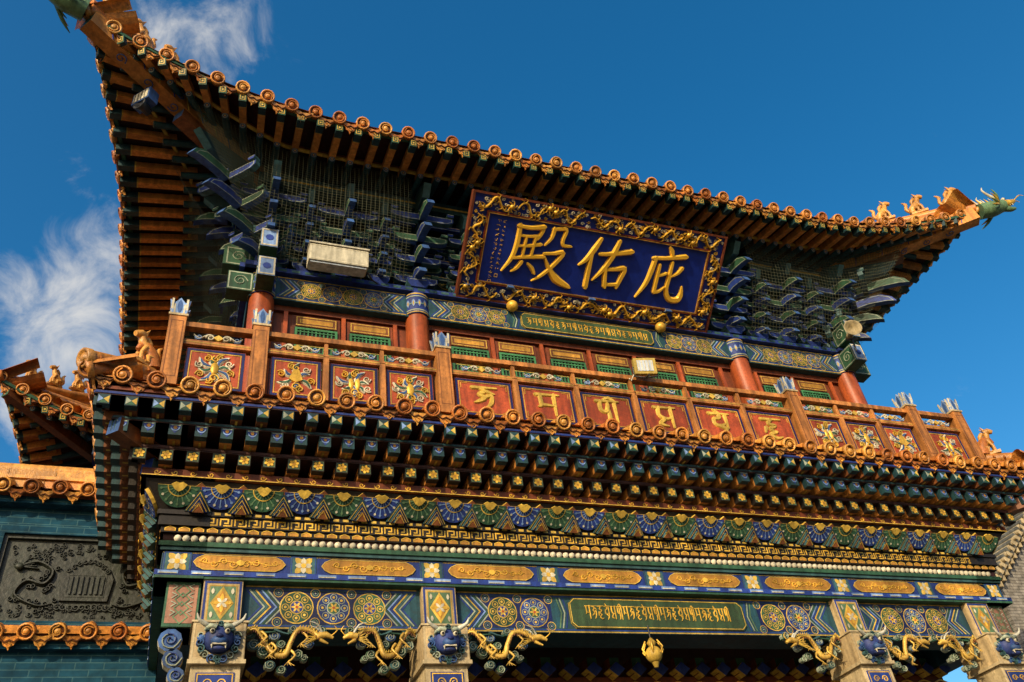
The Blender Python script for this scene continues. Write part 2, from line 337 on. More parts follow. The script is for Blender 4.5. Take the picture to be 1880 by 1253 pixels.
def make_roof(R,ks,bt,bs_,sp=.293,pitch=.235,M=3.2,slope=24,barrel=.5):
    for k in ks:
        t,n,A,Dc,Dm,Ai,Di=R.side(k)
        num=int(2*A/sp); s2=2*A/num
        for i in range(num+1):
            q=-A+s2*i; p=R.edge(k,q); d=.02
            tt=(R.edge(k,min(q+d,A))-R.edge(k,max(q-d,-A))).normalized()
            nn=V((tt.y,-tt.x,0)).normalized()
            cap_tile(bt,p,tt,nn,slope=D2R(slope),L=barrel,drip=(i<num),sp=s2)
        num=int(2*A/pitch); s3=2*A/num; prev=None
        for i in range(num+1):
            q=-A+s3*i; e=R.edge(k,q); a=R.inner(k,q)
            e2=e+(a-e)*.06-Z*.10
            top_e=e-Z*.03-n*.02; top_a=a+Z*.09
            mid=a.lerp(e2,.58)
            if prev:
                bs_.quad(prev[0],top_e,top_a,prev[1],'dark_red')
                bs_.beam(prev[2],e2+Z*.055,.05,.045,'green')
                bs_.beam(prev[3],mid-Z*.005,.04,.03,'gold_flat')
                bs_.beam(prev[3]+Z*.035,mid+Z*.03,.035,.045,'red_brown')
            prev=(top_e,top_a,e2+Z*.055,mid-Z*.005)
            if i<num:
                q=q+s3/2; e=R.edge(k,q); a=R.inner(k,q); e2=e+(a-e).normalized()*.05-Z*.125
                if (a-e2).length<.35: continue
                f0=a.lerp(e2,.5); F,L_=bs_.beam(f0,e2,.085,.10,'raf_orange','green')
                bs_.beam(f0.lerp(e2,.80)-Z*.0005,e2+(e2-f0).normalized()*.002,.089,.104,'teal','green')
                g0=f0.lerp(e2,.78); bs_.beam(g0-Z*.0005,g0.lerp(e2,.08),.090,.105,'gold_flat')
                G=F.sub(0,0,L_+.004); bs_.rect(G,-.028,.028,-.032,.032,.009,.003,'gold_flat'); bs_.disc(G,0,0,.013,.003,'gold_flat',6)
                r1=a.lerp(e2,.60)-Z*.085
                bs_.tube([a-Z*.03,r1],.045,'raf_teal',seg=8)
                dd=(r1-a+Z*.03).normalized(); x=dd.cross(Z).normalized(); G=Fr(r1+dd*.002,x,x.cross(dd))
                if G.n.dot(dd)<0: G=Fr(r1+dd*.002,-x,x.cross(dd))
                bs_.disc(G,0,0,.038,.001,'blue',8); bs_.ring(G,0,0,.025,.034,.002,'pale_line',8); bs_.disc(G,0,0,.014,.003,'gold_flat',6)
        num=24; prev=None
        for i in range(num+1):
            q=-A+2*A*i/num; e=R.edge(k,q)-Z*.02; lim=max(A-M,.01)
            u=R.c+V(t)*max(-lim,min(lim,q))+n*(Dm-M)+Z*(R.z0+M*math.tan(D2R(slope+4)))
            if prev: bt.quad(prev[0],e,u,prev[1],'tile')
            prev=(e,u)
        if M>2:
            num=int(2*A/sp)
            for i in range(1,num):
                q=-A+2*A/num*i; e=R.edge(k,q)
                lim=max(A-M,.01); u=R.c+V(t)*max(-lim,min(lim,q))+n*(Dm-M)+Z*(R.z0+M*math.tan(D2R(slope+4)))
                bt.tube([e.lerp(u,.08)+Z*.03,u+Z*.03],.075,'tile',seg=6,caps=False)
def beast(name,loc,ang,sc=1.0,mat='tile_c'):
    b=B(); c,s_=math.cos(ang),math.sin(ang); F=Fr(loc,(c,s_,0),(0,0,1))
    def P(x,y,z=0): return F.p(x*sc,y*sc,z*sc)
    b.tube([P(-.10,.02),P(-.08,.10),P(-.01,.17),P(.05,.25),P(.07,.32)],[.055*sc,.075*sc,.065*sc,.045*sc,.04*sc],mat,8,sub=3)
    b.tube([P(.04,.33),P(.10,.34),P(.16,.31)],[.045*sc,.05*sc,.028*sc],mat,8,sub=2)
    for z in (-.035,.035):
        b.tube([P(.03,.19,z),P(.07,.10,z),P(.07,0,z)],[.03*sc,.022*sc,.025*sc],mat,6)
        b.tube([P(-.06,.08,z*1.4),P(.0,.07,z*1.5),P(-.02,0,z*1.5),P(.03,0,z*1.5)],[.04*sc,.03*sc,.022*sc,.02*sc],mat,6)
        b.tube([P(.05,.36,z*.8),P(.02,.42,z)],[.018*sc,.004*sc],mat,5)
    b.tube([P(-.12,.05),P(-.17,.14),P(-.14,.25),P(-.19,.32)],[.025*sc,.03*sc,.03*sc,.006*sc],mat,6,sub=3)
    b.tube([P(.02,.33),P(-.03,.28),P(-.05,.2)],[.03*sc,.035*sc,.015*sc],mat,6,sub=2)
    b.box(F,-.14*sc,.13*sc,-.04*sc,.004,-.06*sc,.06*sc,mat)
    return b.build(name)
def dragon_finial(name,loc,ang):
    b=B(); F=Fr(loc,(math.cos(ang),math.sin(ang),0),(0,0,1))
    P=F.p
    b.tube([P(-.15,-.02),P(.05,0),P(.2,.04),P(.3,.05)],[.13,.14,.12,.1],'green_lt',10,sub=3)
    b.tube([P(.26,.08),P(.4,.1),P(.52,.14)],[.09,.065,.03],'gold',8,sub=3)
    b.tube([P(.26,-.0),P(.38,-.04),P(.46,-.03)],[.06,.045,.02],'green_lt',8,sub=3)
    for z in (-.06,.06):
        b.ball(P(.3,.14,z),.032,'white'); b.ball(P(.325,.145,z*1.15),.015,'dark')
        b.tube([P(.22,.14,z),P(.1,.22,z*1.5),P(.02,.34,z*1.8),P(.05,.42,z*1.8)],[.03,.026,.016,.004],'white',6,sub=3)
        b.tube([P(.5,.13,z*.5),P(.6,.2,z),P(.66,.17,z*1.2)],[.012,.009,.003],'gold',5,sub=3)
        for k in range(5):
            a=k*.5-.9; b.tube([P(.16,.02,z*1.4),P(.02+.03*k,.0+.16*math.sin(a),z*3),P(-.1+.04*k,.26*math.sin(a),z*4)],[.03,.022,.004],'gold' if k%2 else 'green_lt',5,sub=2)
    for k in range(6): b.tube([P(-.1+.07*k,.1),P(-.16+.07*k,.26)],[.03,.003],'gold' if k%2 else 'white',5)
    for k in range(3): b.tube([P(.33+.05*k,.055,.03),P(.335+.05*k,.02,.03)],[.01,.002],'white',4)
    return b.build(name)
# ================================================================== TEMPLE GATE
gate=top('temple_gate')
UR=Roof(0,CY,6.65,4.85,6.2,4.43,10.74,.46,.42,3.3,4.3,3.0,10.98)
bt=B(); bs=B(); make_roof(UR,'flrb',bt,bs)
hips=[]
for sx in (-1,1):
    for sy in (-1,1):
        ci=V((sx*4.3,CY+sy*3.0,10.78)); co=V((sx*6.62,CY+sy*4.82,11.10))
        bs.beam(ci,co,.2,.26,'raf_orange','green'); 
        d=(co-ci).normalized(); bs.beam(ci-Z*.20,ci.lerp(co,.55)-Z*.19,.17,.2,'raf_brown','blue_mid')
        x=d.cross(Z).normalized()
        for k in range(12):
            p=ci.lerp(co,.08+.075*k)
            bs.beam(p-x*.103-Z*.12,p-x*.103+Z*.12+d*.08,.012,.012,'blue' if k%2 else 'gold_flat'); bs.beam(p+x*.103-Z*.12,p+x*.103+Z*.12+d*.08,.012,.012,'blue' if k%2 else 'gold_flat')
        for k in range(4):
            p=ci.lerp(co,.45+.13*k)
            for g in (-1,1): 
                G=Fr(p+x*g*.101,d,Z)
                if G.n.dot(x*g)<0: G=Fr(p+x*g*.101,-d,Z)
                spiral(G,bs,0,0,.08,1.4,k,.018,.010,'blue_mid' if k%2 else 'green_lt')
            U=Fr(p-Z*.14,d,x)
            if U.n.z>0: U=Fr(p-Z*.14,-d,x)
            spiral(U,bs,0,0,.07,1.3,k,.014,.006,'blue_mid'); 
        rt=co+Z*.22+d*.06; rin=V((sx*3.2,CY+sy*1.5,12.6))
        bt.tube([rt,rt.lerp(rin,.12)+Z*-.06,rt.lerp(rin,.35)-Z*.12,rin],[.10,.10,.11,.13],'tile',10,sub=4)
        bt.tube([rt-Z*.1,rt.lerp(rin,.3)-Z*.2],.12,'tile_b',8)
        hips.append((rt,rin,d,sx,sy))
bt.tube([(-3.3,CY,12.9),(3.3,CY,12.9)],.18,'tile',8)
bt.build('upper_roof_tiles',gate); bs.build('upper_eave_rafters',gate)
for rt,rin,d,sx,sy in hips:
    if sy>0: continue
    ang=math.atan2(d.y,d.x)
    for k in range(3):
        p=rt.lerp(rin,.05+.105*k)+Z*(.08-.02*k)
        beast('ridge_beast',p,ang,1.0)
    dragon_finial('dragon_head_finial',rt+d*.16-Z*.2,ang+sx*.3)
# ---- upper wall
uw=B()
for (c,t,n_,hl,D) in sides(0,CY,4.35,2.9,'flrb'):
    F=Fr(c+n_*D,t,Z)
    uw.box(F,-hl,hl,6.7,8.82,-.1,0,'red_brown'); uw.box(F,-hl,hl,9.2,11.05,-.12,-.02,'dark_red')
    for i in range(9):
        x=-hl+2*hl*(i+.5)/9; uw.box(F,x-.25,x+.25,9.3,10.1,-.02,-.01,'teal'); uw.rect(F,x-.22,x+.22,9.34,10.06,.02,-.006,'gold_flat'); rosette(uw,F,x,9.7,.16,-.006,'green','red_panel')
    uw.box(F,-hl-.15,hl+.15,8.82,9.2,-.1,.16,'beam_teal')
    uw.box(F,-hl-.3,hl+.3,9.2,9.27,-.1,.24,'blue'); 
    for i in range(int(2*hl/.16)): uw.box(F,-hl+i*.16,-hl+i*.16+.1,9.215,9.255,.24,.244,'teal_mid')
    uw.box(F,-hl,hl,8.74,8.82,0,.05,'red_brown'); 
    uw.box(F,-hl-.2,hl+.2,10.5,10.68,.35,.52,'teal'); uw.line(F,[(-hl,10.59),(hl,10.59)],.03,.523,'gold_flat')
    # continuous tie beams through the bracket tiers
    for zz,o,m_ in ((9.56,.14,'teal'),(9.78,.24,'blue'),(10.0,.36,'teal'),(10.22,.46,'blue')):
        uw.box(F,-hl-.1,hl+.1,zz,zz+.07,o-.05,o,m_); uw.line(F,[(-hl-.1,zz+.012),(hl+.1,zz+.012)],.007,o+.002,'pale_line'); uw.line(F,[(-hl-.1,zz+.058),(hl+.1,zz+.058)],.007,o+.002,'gold_flat')
    uw.box(F,-hl,hl,10.7,10.9,-.02,.14,'teal')
cols=[-4.35,-2.42,2.42,4.35]
Fb=Fr((0,-.06,0),(1,0,0),(0,0,1))
for a,c in ((cols[0],cols[1]),(cols[1],cols[2]),(cols[2],cols[3])):
    painted_beam(uw,Fb,a+.16,c-.16,8.83,9.19,.004,board=(-1.0,1.0) if a==cols[1] else None)
for x in cols:
    for y in (0.02,6.0):
        uw.tube([(x,y,6.7),(x,y,8.84)],.148,'column_red',20); 
    uw.tube([(x,.02,8.84),(x,.02,9.2)],.165,'blue',20)
    for zz,mm in ((8.855,'gold_flat'),(8.89,'pale_line'),(9.0,'green_lt'),(9.12,'pale_line'),(9.165,'gold_flat')): uw.tube([(x,.02,zz-.008),(x,.02,zz+.008)],.17,mm,20)
    for k in range(7):
        a=-math.pi*(k+.5)/7; G=Fr((x+.167*math.cos(a),.02+.167*math.sin(a),9.0),(-math.sin(a),math.cos(a),0),Z)
        petal(uw,G,0,-.06,math.pi/2,.13,.05,.004,'lt_blue'); petal(uw,G,0,-.04,math.pi/2,.08,.025,.006,'gold_flat')
for y in (1.9,4.0):
    for x in (-4.35,4.35): uw.tube([(x,y,6.7),(x,y,8.84)],.148,'column_red',16)
for i in range(22):
    glyph(uw,Fb,[0,1,2,3,4,5][i%6],-.92+i*.084,8.93,.075,.14,.011,.003,'gold',.025)
wx=[(-3.68,.52),(-3.02,.52),(-1.72,.52),(-1.07,.52),(-.34,.52),(.34,.52),(1.07,.52),(1.72,.52),(3.02,.52),(3.68,.52)]
Fw=Fr((0,.1,0),(1,0,0),(0,0,1))
for x,w in wx:
    h=w/2
    uw.box(Fw,x-h-.03,x+h+.03,6.8,8.72,0,.02,'red_brown')
    uw.box(Fw,x-h+.01,x+h-.01,8.545,8.70,.02,.035,'raf_brown'); uw.rect(Fw,x-h+.025,x+h-.025,8.56,8.685,.009,.038,'gold_flat'); uw.sheet(Fw,[(x-h+.06,8.59),(x+h-.06,8.59),(x+h-.06,8.655),(x-h+.06,8.655)],.0365,'orange_panel'); uw.rect(Fw,x-h+.065,x+h-.065,8.595,8.65,.006,.0385,'gold_flat')
    uw.box(Fw,x-h,x+h,7.1,8.52,.02,.024,'dark')
    uw.rect(Fw,x-h+.02,x+h-.02,7.1,8.50,.03,.045,'lattice_green')
    for yy in (8.455,8.375,8.14,7.9,7.6):
        uw.box(Fw,x-h+.03,x+h-.03,yy-.008,yy+.008,.026,.04,'lattice_green')
    uw.box(Fw,x-h+.04,x+h-.04,8.22,8.34,.024,.034,'green'); uw.rect(Fw,x-h+.06,x+h-.06,8.24,8.32,.008,.037,'gold_flat')
    nb=9
    for i in range(nb):
        xx=x-h+.05+(w-.1)*(i+.5)/nb; uw.box(Fw,xx-.008,xx+.008,7.12,8.49,.024,.036,'lattice_green')
for x in (-3.35,-2.7,-4.05,-1.4,-.7,0,.7,1.4,2.7,3.35,4.05,-2.1,2.1): uw.box(Fw,x-.025,x+.025,6.8,8.74,.02,.05,'column_red')
uw.build('upper_storey_wall',gate)
# ---- dougong brackets
dg=B()
def arm(F,L,h,w,zc,col):
    pts=[(-L,h),(-L,h*.45),(-L*.85,h*.12),(-L*.6,0),(L*.6,0),(L*.85,h*.12),(L,h*.45),(L,h)]
    dg.prism(F,pts,zc-w/2,zc+w/2,col,'teal_mid' if col!='green' else 'blue_mid')
    for zz in (zc+w/2+.003,zc-w/2-.003):
        dg.line(F,[(x*.94,h*.5+(y-h*.5)*.82) for x,y in pts],.009,zz,'pale_line',True)
def dou(F,x,y,z,s,col):
    G=Fr(F.p(x,y,z),F.x,F.y)
    dg.prism(G,[(-s*.7,0),(s*.7,0),(s,s*.5),(s,s),(-s,s),(-s,s*.5)],-s,s,col,'teal_mid'); dg.line(G,[(-s*.8,s*.88),(s*.8,s*.88)],.008,s+.002,'pale_line')
def ang_(Fs,L,h,w,col,beak=.3):
    pts=[(-.1,h),(-.1,0),(L*.8,0),(L+beak*.4,-h*.45),(L+beak,-h*.8),(L+beak*.75,-h*.05),(L,h*.75),(L*.8,h)]
    dg.prism(Fs,pts,-w/2,w/2,col,'blue_mid')
    for zz in (w/2+.003,-w/2-.003): dg.line(Fs,[(x if x<0 else x*.96,y*.84+.01) for x,y in pts],.009,zz,'pale_line',True)
def dougong(x,y,z,ang,sc=1.0,tiers=4,reach=1.0,aw=1.0):
    n=V((math.sin(ang),-math.cos(ang),0)); t=V((math.cos(ang),math.sin(ang),0))
    F=Fr((x,y,z),t,Z); Fs=Fr((x,y,z),n,Z); st=.215*sc
    dou(F,0,0,0,.13*sc,'blue')
    for k in range(tiers):
        zz=.13*sc+k*st; col='blue' if k%2==0 else 'green'; oc='green' if k%2==0 else 'blue'
        out=.135*sc*k*reach
        G=Fr(F.p(0,zz,0),t,Z); arm(G,(.27+.07*k)*sc*aw,.12*sc,.075*sc,0,col)
        if k>0: arm(G,(.24+.05*k)*sc*aw,.11*sc,.07*sc,out,oc)
        ang_(Fr(Fs.p(0,zz,0),n,Z),(.20+.15*k)*sc*reach,.12*sc,.085*sc,col,.15*sc)
        for xx in (-.24-.07*k,0,.24+.07*k): dou(G,xx*sc*aw,.12*sc,0,.05*sc,oc)
        if k>0:
            for xx in (-.20-.05*k,0,.20+.05*k): dou(G,xx*sc*aw,.11*sc,out+.02*sc,.045*sc,oc)
    T=.13*sc+tiers*st
    dg.prism(Fs,[(0,T),(.60*sc*reach,T),(.72*sc*reach,T+.12*sc),(.5*sc,T+.32*sc),(0,T+.32*sc)],-.045*sc,.045*sc,'teal','teal_mid')
for x in (-2.42,2.42): dougong(x,-.02,9.27,0,1.1,4,1.1)
for x in (-3.4,3.4,-1.2,0,1.2): dougong(x,-.02,9.27,0,1.0,4,1.0)
for x in (-2.92,2.92,-3.88,3.88,-1.8,1.8): dougong(x,-.01,9.27,0,.92,4,.85,.6)
for y in (1.0,2.0,3.0,4.0,5.0):
    dougong(-4.33,y,9.27,-math.pi/2,1.0,4); dougong(4.33,y,9.27,math.pi/2,1.0,4)
for sx in (-1,1):
    a=sx*math.pi/4
    dougong(sx*4.35,-.02,9.27,a,1.15,4,1.7); dougong(sx*4.35,-.02,9.27,0,1.05,4,1.1); dougong(sx*4.35,0.02,9.27,sx*math.pi/2,1.05,4,1.1)
    for n_,t_ in ((V((0,-1,0)),V((1,0,0))),(V((sx,0,0)),V((0,1,0)))):
        for zz,l in ((9.0,.42),(9.40,.50)):
            dg.beam(V((sx*4.35,0,zz)),V((sx*4.35,0,zz))+n_*l,.20,.3,'green','lt_blue')
            G=Fr(V((sx*4.35,0,zz))+n_*(l+.003),t_,Z)
            if G.n.dot(n_)<0: G=Fr(G.o,-t_,Z)
            dg.rect(G,-.085,.085,-.13,.13,.02,.002,'white'); dg.disc(G,0,0,.05,.002,'blue',8)
            for sg in (-1,1):
                H=Fr(V((sx*4.35,0,zz))+n_*(l*.65)+t_*sg*.102,n_,Z)
                if H.n.dot(t_*sg)<0: H=Fr(H.o,-n_,Z)
                dg.rect(H,-.13,.13,-.13,.13,.016,.001,'pale_line'); spiral(H,dg,0,0,.09,1.5,0,.014,.003,'pale_line')
dg.build('dougong_brackets',gate)
def net(pts_rows,name):
    me=bpy.data.meshes.new(name); nr=len(pts_rows); nc=len(pts_rows[0]); vs=[tuple(p) for r in pts_rows for p in r]
    me.from_pydata(vs,[],[(i*nc+j,i*nc+j+1,(i+1)*nc+j+1,(i+1)*nc+j) for i in range(nr-1) for j in range(nc-1)])
    uv=me.uv_layers.new(name='UVMap'); 
    L0=sum((V(pts_rows[0][j+1])-V(pts_rows[0][j])).length for j in range(nc-1)); H=(V(pts_rows[0][0])-V(pts_rows[-1][0])).length
    for l in me.loops:
        i,j=divmod(l.vertex_index,nc); uv.data[l.index].uv=(j/(nc-1)*L0/.055,i/(nr-1)*max(H,1.2)/.055)
    me.materials.append(MATS['net']); o=bpy.data.objects.new(name,me); bpy.context.collection.objects.link(o); o.parent=gate
for k in 'flr':
    t,n_,A,Dc,Dm,Ai,Di=UR.side(k); rows=[]
    NQ=30
    for i in range(7):
        f=i/6; row=[]
        for j in range(NQ+1):
            q=-A*.84+2*A*.84*j/NQ
            e=UR.edge(k,q); a=UR.inner(k,q); topp=a.lerp(e,.55)-Z*.2
            ql=max(-Ai-.15,min(Ai+.15,q)); low=UR.c+t*ql+n_*(Di+.28)+Z*9.25
            p=topp.lerp(low,f)+n_*(.14*math.sin(math.pi*f)+.015*math.sin(j*2.1))
            row.append(p)
        rows.append(row)
    if k=='f':
        net([r[:9] for r in rows],'bird_net'); net([r[22:] for r in rows],'bird_net_b')
    else: net(rows,'bird_net_'+k)
# ================================================================== LOWER STOREY
lo=B()
HX,HY=4.95,3.2
def fret(b,F,x0,x1,y0,y1,z):
    n=round((x1-x0)/.13); s_=(x1-x0)/n; h=y1-y0; w=.013
    for i in range(n):
        x=x0+i*s_
        b.line(F,[(x+.012,y0+.012),(x+.012,y1-.012),(x+s_*.62,y1-.012),(x+s_*.62,y0+h*.42),(x+s_*.36,y0+h*.42)],w,z,'gold')
        b.line(F,[(x+s_*.32,y0+.012),(x+s_*.86,y0+.012),(x+s_*.86,y1-.012)],w,z+.001,'gold')
for k,(c,t,n_,hl,D) in zip('flrb',sides(0,CY,HX,HY,'flrb')):
    F=Fr(c+n_*D,t,Z)
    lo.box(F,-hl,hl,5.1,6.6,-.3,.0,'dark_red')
    e=.12; lo.box(F,-hl-e,hl+e,5.10,5.125,-.3,e-.01,'green'); lo.box(F,-hl-e,hl+e,5.125,5.175,-.3,e,'blue')
    nn=int(2*hl/.27)
    for i in range(nn):
        x=-hl-e+.03+(2*hl+2*e)*i/nn; lo.box(F,x,x+.17,5.136,5.166,e,e+.006,'lt_blue'); lo.box(F,x+.01,x+.16,5.139,5.147,e+.006,e+.009,'white')
    e=.07; lo.box(F,-hl-e,hl+e,5.175,5.375,-.3,e,'blue'); lo.line(F,[(-hl-e,5.187),(hl+e,5.187)],.008,e+.003,'gold_flat'); lo.line(F,[(-hl-e,5.363),(hl+e,5.363)],.008,e+.003,'gold_flat')
    nc=8 if k in 'fb' else 5; cw=2*(hl+e)/nc
    for i in range(nc+1):
        x=-hl-e+cw*i
        xc=min(max(x,-hl-e+.13),hl+e-.13)
        lo.box(F,xc-.12,xc+.12,5.18,5.37,e,e+.006,'teal_mid'); lo.rect(F,xc-.11,xc+.11,5.19,5.36,.008,e+.008,'blue')
        for a in range(4): petal(lo,F,xc,5.275,a*math.pi/2+math.pi/4,.11,.065,e+.009,'gold_flat')
        for a in range(4): petal(lo,F,xc,5.275,a*math.pi/2,.08,.05,e+.011,'white')
        lo.disc(F,xc,5.275,.025,e+.013,'gold',8)
        if i<nc:
            a=x+(.27 if i==0 else .17); d=x+cw-(.27 if i==nc-1 else .17)
            pts=[(a,5.275),(a+.03,5.235),(a+.09,5.205),(d-.09,5.205),(d-.03,5.235),(d,5.275),(d-.03,5.315),(d-.09,5.345),(a+.09,5.345),(a+.03,5.315)]
            lo.prism(F,pts,e,e+.01,'orange_panel','gold_flat'); lo.line(F,pts,.008,e+.013,'gold_flat',True)
            m_=(a+d)/2
            for sg in (-1,1):
                for j in range(4): spiral(F,lo,m_+sg*(.06+.085*j),5.275+(.012 if j%2 else -.012),.042-.004*j,1.2,math.pi*(j%2),.012,.005,'gold',e+.0105,cw=sg)
                lo.rib(F,[(m_+sg*.02,5.27),(m_+sg*.14,5.29),(m_+sg*.26,5.262),(m_+sg*.36,5.28)],[.012,.009,.009,.004],.004,'gold',e+.0105)
            petal(lo,F,m_-.04,5.275,0,.08,.06,e+.02,'gold')
    lo.box(F,-hl-.1,hl+.1,5.375,5.41,-.3,.10,'teal_mid'); lo.box(F,-hl-.12,hl+.12,5.41,5.455,-.3,.12,'green')
    lo.box(F,-hl-.09,hl+.09,5.455,5.54,-.3,.09,'dark_red')
    nb=int(2*hl/.073)
    for i in range(nb):
        x=-hl+2*hl*(i+.5)/nb; lo.lathe(F,x,5.497,[(0,.115),(.024,.112),(.034,.09)],'white',8)
    lo.box(F,-hl-.12,hl+.12,5.54,5.60,-.3,.12,'dark')
    nb=int(2*hl/.12)
    for i in range(nb):
        x=-hl-.1+(2*hl+.2)*(i+.5)/nb; lo.prism(F,[(x-.045,5.55),(x+.045,5.55),(x+.045,5.575),(x,5.595),(x-.045,5.575)],.12,.126,'orange_panel'); lo.line(F,[(x-.045,5.55),(x-.045,5.575),(x,5.595),(x+.045,5.575),(x+.045,5.55)],.008,.129,'gold')
    lo.box(F,-hl-.15,hl+.15,5.60,5.70,-.3,.14,'dark'); fret(lo,F,-hl-.14,hl+.14,5.605,5.695,.143)
    lo.box(F,-hl-.17,hl+.17,5.70,5.745,-.3,.16,'dark'); 
    nb=int(2*hl/.09)
    for i in range(nb):
        x=-hl-.15+(2*hl+.3)*(i+.5)/nb; lo.box(F,x-.028,x+.028,5.71,5.736,.16,.166,'gold_flat')
    uy=(n_*.17+Z*.24).normalized(); G=Fr(c+n_*(D+.14)+Z*5.745,t,uy); hb=.29
    lo.add([G.p(-hl-.14,0,0),G.p(hl+.14,0,0),G.p(hl+.31,hb,0),G.p(-hl-.31,hb,0)],[(0,1,2,3)],'dark')
    sp_=.385; nf=round(2*(hl+.2)/sp_); sp_=2*(hl+.2)/nf
    for i in range(nf):
        x=-hl-.2+sp_*(i+.5); col='blue' if i%2 else 'green'; lc='lt_blue' if i%2 else 'green_lt'; r=.185
        yc=hb-.05
        lo.prism(G,[(x,yc)]+[(x+r*math.cos(math.pi+math.pi*j/12),yc+r*1.1*math.sin(math.pi+math.pi*j/12)) for j in range(13)],.0,.035,col,'gold_flat')
        for j in range(9):
            a=math.pi+math.pi*(j+.5)/9; lo.line(G,[(x+.04*math.cos(a),yc+.04*math.sin(a)),(x+r*.93*math.cos(a),yc+r*1.03*math.sin(a))],.009,.038,lc)
            lo.disc(G,x+r*.84*math.cos(a),yc+r*.93*math.sin(a),.013,.040,'white' if j%2 else lc,6)
        lo.ring(G,x,yc,r*.5,r*.55,.0405,'gold_flat',10,math.pi,2*math.pi)
        lo.prism(G,[(x-.07,yc+.012),(x-.035,yc-.035),(x,yc-.055),(x+.035,yc-.035),(x+.07,yc+.012),(x+.03,yc+.035),(x,yc+.025),(x-.03,yc+.035)],.035,.06,'gold_flat')
        xm=x+sp_/2
        if i<nf-1:
            bx=.12
            for lv in range(3):
                q=1-lv*.28; lo.prism(G,[(xm-bx*q,.01),(xm+bx*q,.01),(xm+.012,.01+.2*q),(xm-.012,.01+.2*q)],.0 if lv==0 else .04+.035*(lv-1),.04+.035*lv,['teal','deep_blue','raf_brown'][lv],'teal_mid')
                lo.line(G,[(xm-bx*q*.88,.018),(xm,.01+.18*q),(xm+bx*q*.88,.018)],.006,.043+.035*lv,'gold_flat')
                for dd in range(4-lv): lo.disc(G,xm-bx*q*.6+dd*.4*bx*q,.03+lv*.02,.007,.044+.035*lv,'gold_flat',5)
            lo.prism(G,[(xm-.05,hb-.055),(xm,hb-.11),(xm+.05,hb-.055),(xm,hb-.012)],0,.03,'raf_brown','gold_flat')
    e=.35
    lo.box(F,-hl-e,hl+e,5.99,6.065,-.3,e,'red_brown')
    ns=int(2*(hl+e)/.16)
    for i in range(ns):
        x=-hl-e+.05+(2*(hl+e)-.1)*(i+.5)/ns; spiral(F,lo,x,6.025,.03,1.1,math.pi*(i%2),.012,.005,'gold',e,cw=1 if i%2 else -1,n=6)
    lo.line(F,[(-hl-e,5.995),(hl+e,5.995)],.008,e+.002,'gold_flat')
tiers=[(.47,6.08,.115,.115,'A'),(.65,6.25,.11,.115,'B'),(.82,6.41,.105,.10,'C')]
for (doff,z0,w,h,st) in tiers:
    for k,(c,t,n_,hl,D) in zip('flrb',sides(0,CY,HX,HY,'flrb')):
        A=hl+doff-.08; n=round(2*A/.232); F=Fr(c+n_*D,t,Z)
        lo.box(F,-hl-doff-.0,hl+doff+.0,z0+h+.002,z0+h+.045,0,doff+.005,'dark_red')
        lo.box(F,-hl-doff-.0,hl+doff+.0,z0+h+.012,z0+h+.035,doff+.005,doff+.012,'dark_red' if st=='A' else 'teal' if st=='B' else 'blue')
        for i in range(n+1):
            x=-A+2*A*i/n; zin=0 if abs(x)<hl else min(doff-.1,abs(x)-hl)
            lo.box(F,x-w/2,x+w/2,z0,z0+h,zin,doff,'raf_brown' if st=='C' or k=='l' else 'raf_orange','dark')
            lo.box(F,x-w/2-.001,x+w/2+.001,z0-.001,z0+h+.001,doff-.075,doff+.004,'teal' if st!='A' else 'dark')
            cx,cy=x,z0+h/2; e=doff+.006
            if st=='A':
                lo.rect(F,x-w*.42,x+w*.42,z0+h*.1,z0+h*.9,.005,e,'green_lt')
                for a in range(6): petal(lo,F,cx,cy,a*math.pi/3+.3,.05,.034,e+.002,'gold')
                lo.disc(F,cx,cy,.014,e+.004,'orange_panel',6)
            elif st=='B':
                lo.sheet(F,[(x-w*.4,z0+h*.9),(x-w*.4,z0+h*.6),(x,z0+h*.12),(x+w*.4,z0+h*.6),(x+w*.4,z0+h*.9)],e,'blue')
                lo.ring(F,cx,cy+.02,.03,.040,e+.002,'lt_blue',10,math.pi,2*math.pi); lo.disc(F,cx,cy+.018,.018,e+.003,'orange_panel',7)
                lo.line(F,[(x-w*.4,z0+h*.88),(x+w*.4,z0+h*.88)],.008,e+.002,'pale_line')
            else:
                lo.sheet(F,[(x-w*.44,z0+.01),(x,z0+h*.5),(x-w*.44,z0+h-.01)],e,'pale_line' if i%2 else 'lt_blue')
                lo.sheet(F,[(x+w*.44,z0+h-.01),(x,z0+h*.5),(x+w*.44,z0+.01)],e,'gold_flat')
                lo.sheet(F,[(x-w*.4,z0+.005),(x+w*.4,z0+.005),(x,z0+h*.46)],e+.001,'green')
            lo.box(Fr(c+n_*(D)+Z*z0,t,Z),x-.010,x+.010,-.005,-.002,zin if zin>0 else .1,doff-.1,'gold_flat')
for sx in (-1,1):
    ci=V((sx*4.8,0,6.22)); co=V((sx*5.58,-.84,6.30)); lo.beam(ci,co,.14,.16,'raf_brown','blue_mid'); lo.beam(ci-Z*.15,ci.lerp(co,.6)-Z*.16,.13,.14,'teal','blue')
colx=[-4.47,-2.456,2.456,4.47]
Fm=Fr((0,-.2,0),(1,0,0),(0,0,1))
lo.box(Fm,-4.95,4.95,4.69,5.10,-.4,0,'beam_teal')
painted_beam(lo,Fm,-4.27,-2.66,4.69,5.10,.004); painted_beam(lo,Fm,-2.25,2.25,4.69,5.10,.004,board=(-1.05,1.05)); painted_beam(lo,Fm,2.66,4.27,4.69,5.10,.004)
for i in range(24): glyph(lo,Fm,(i*5+1)%6,-.88+i*.073,4.82,.07,.16,.011,.004,'gold',.025)
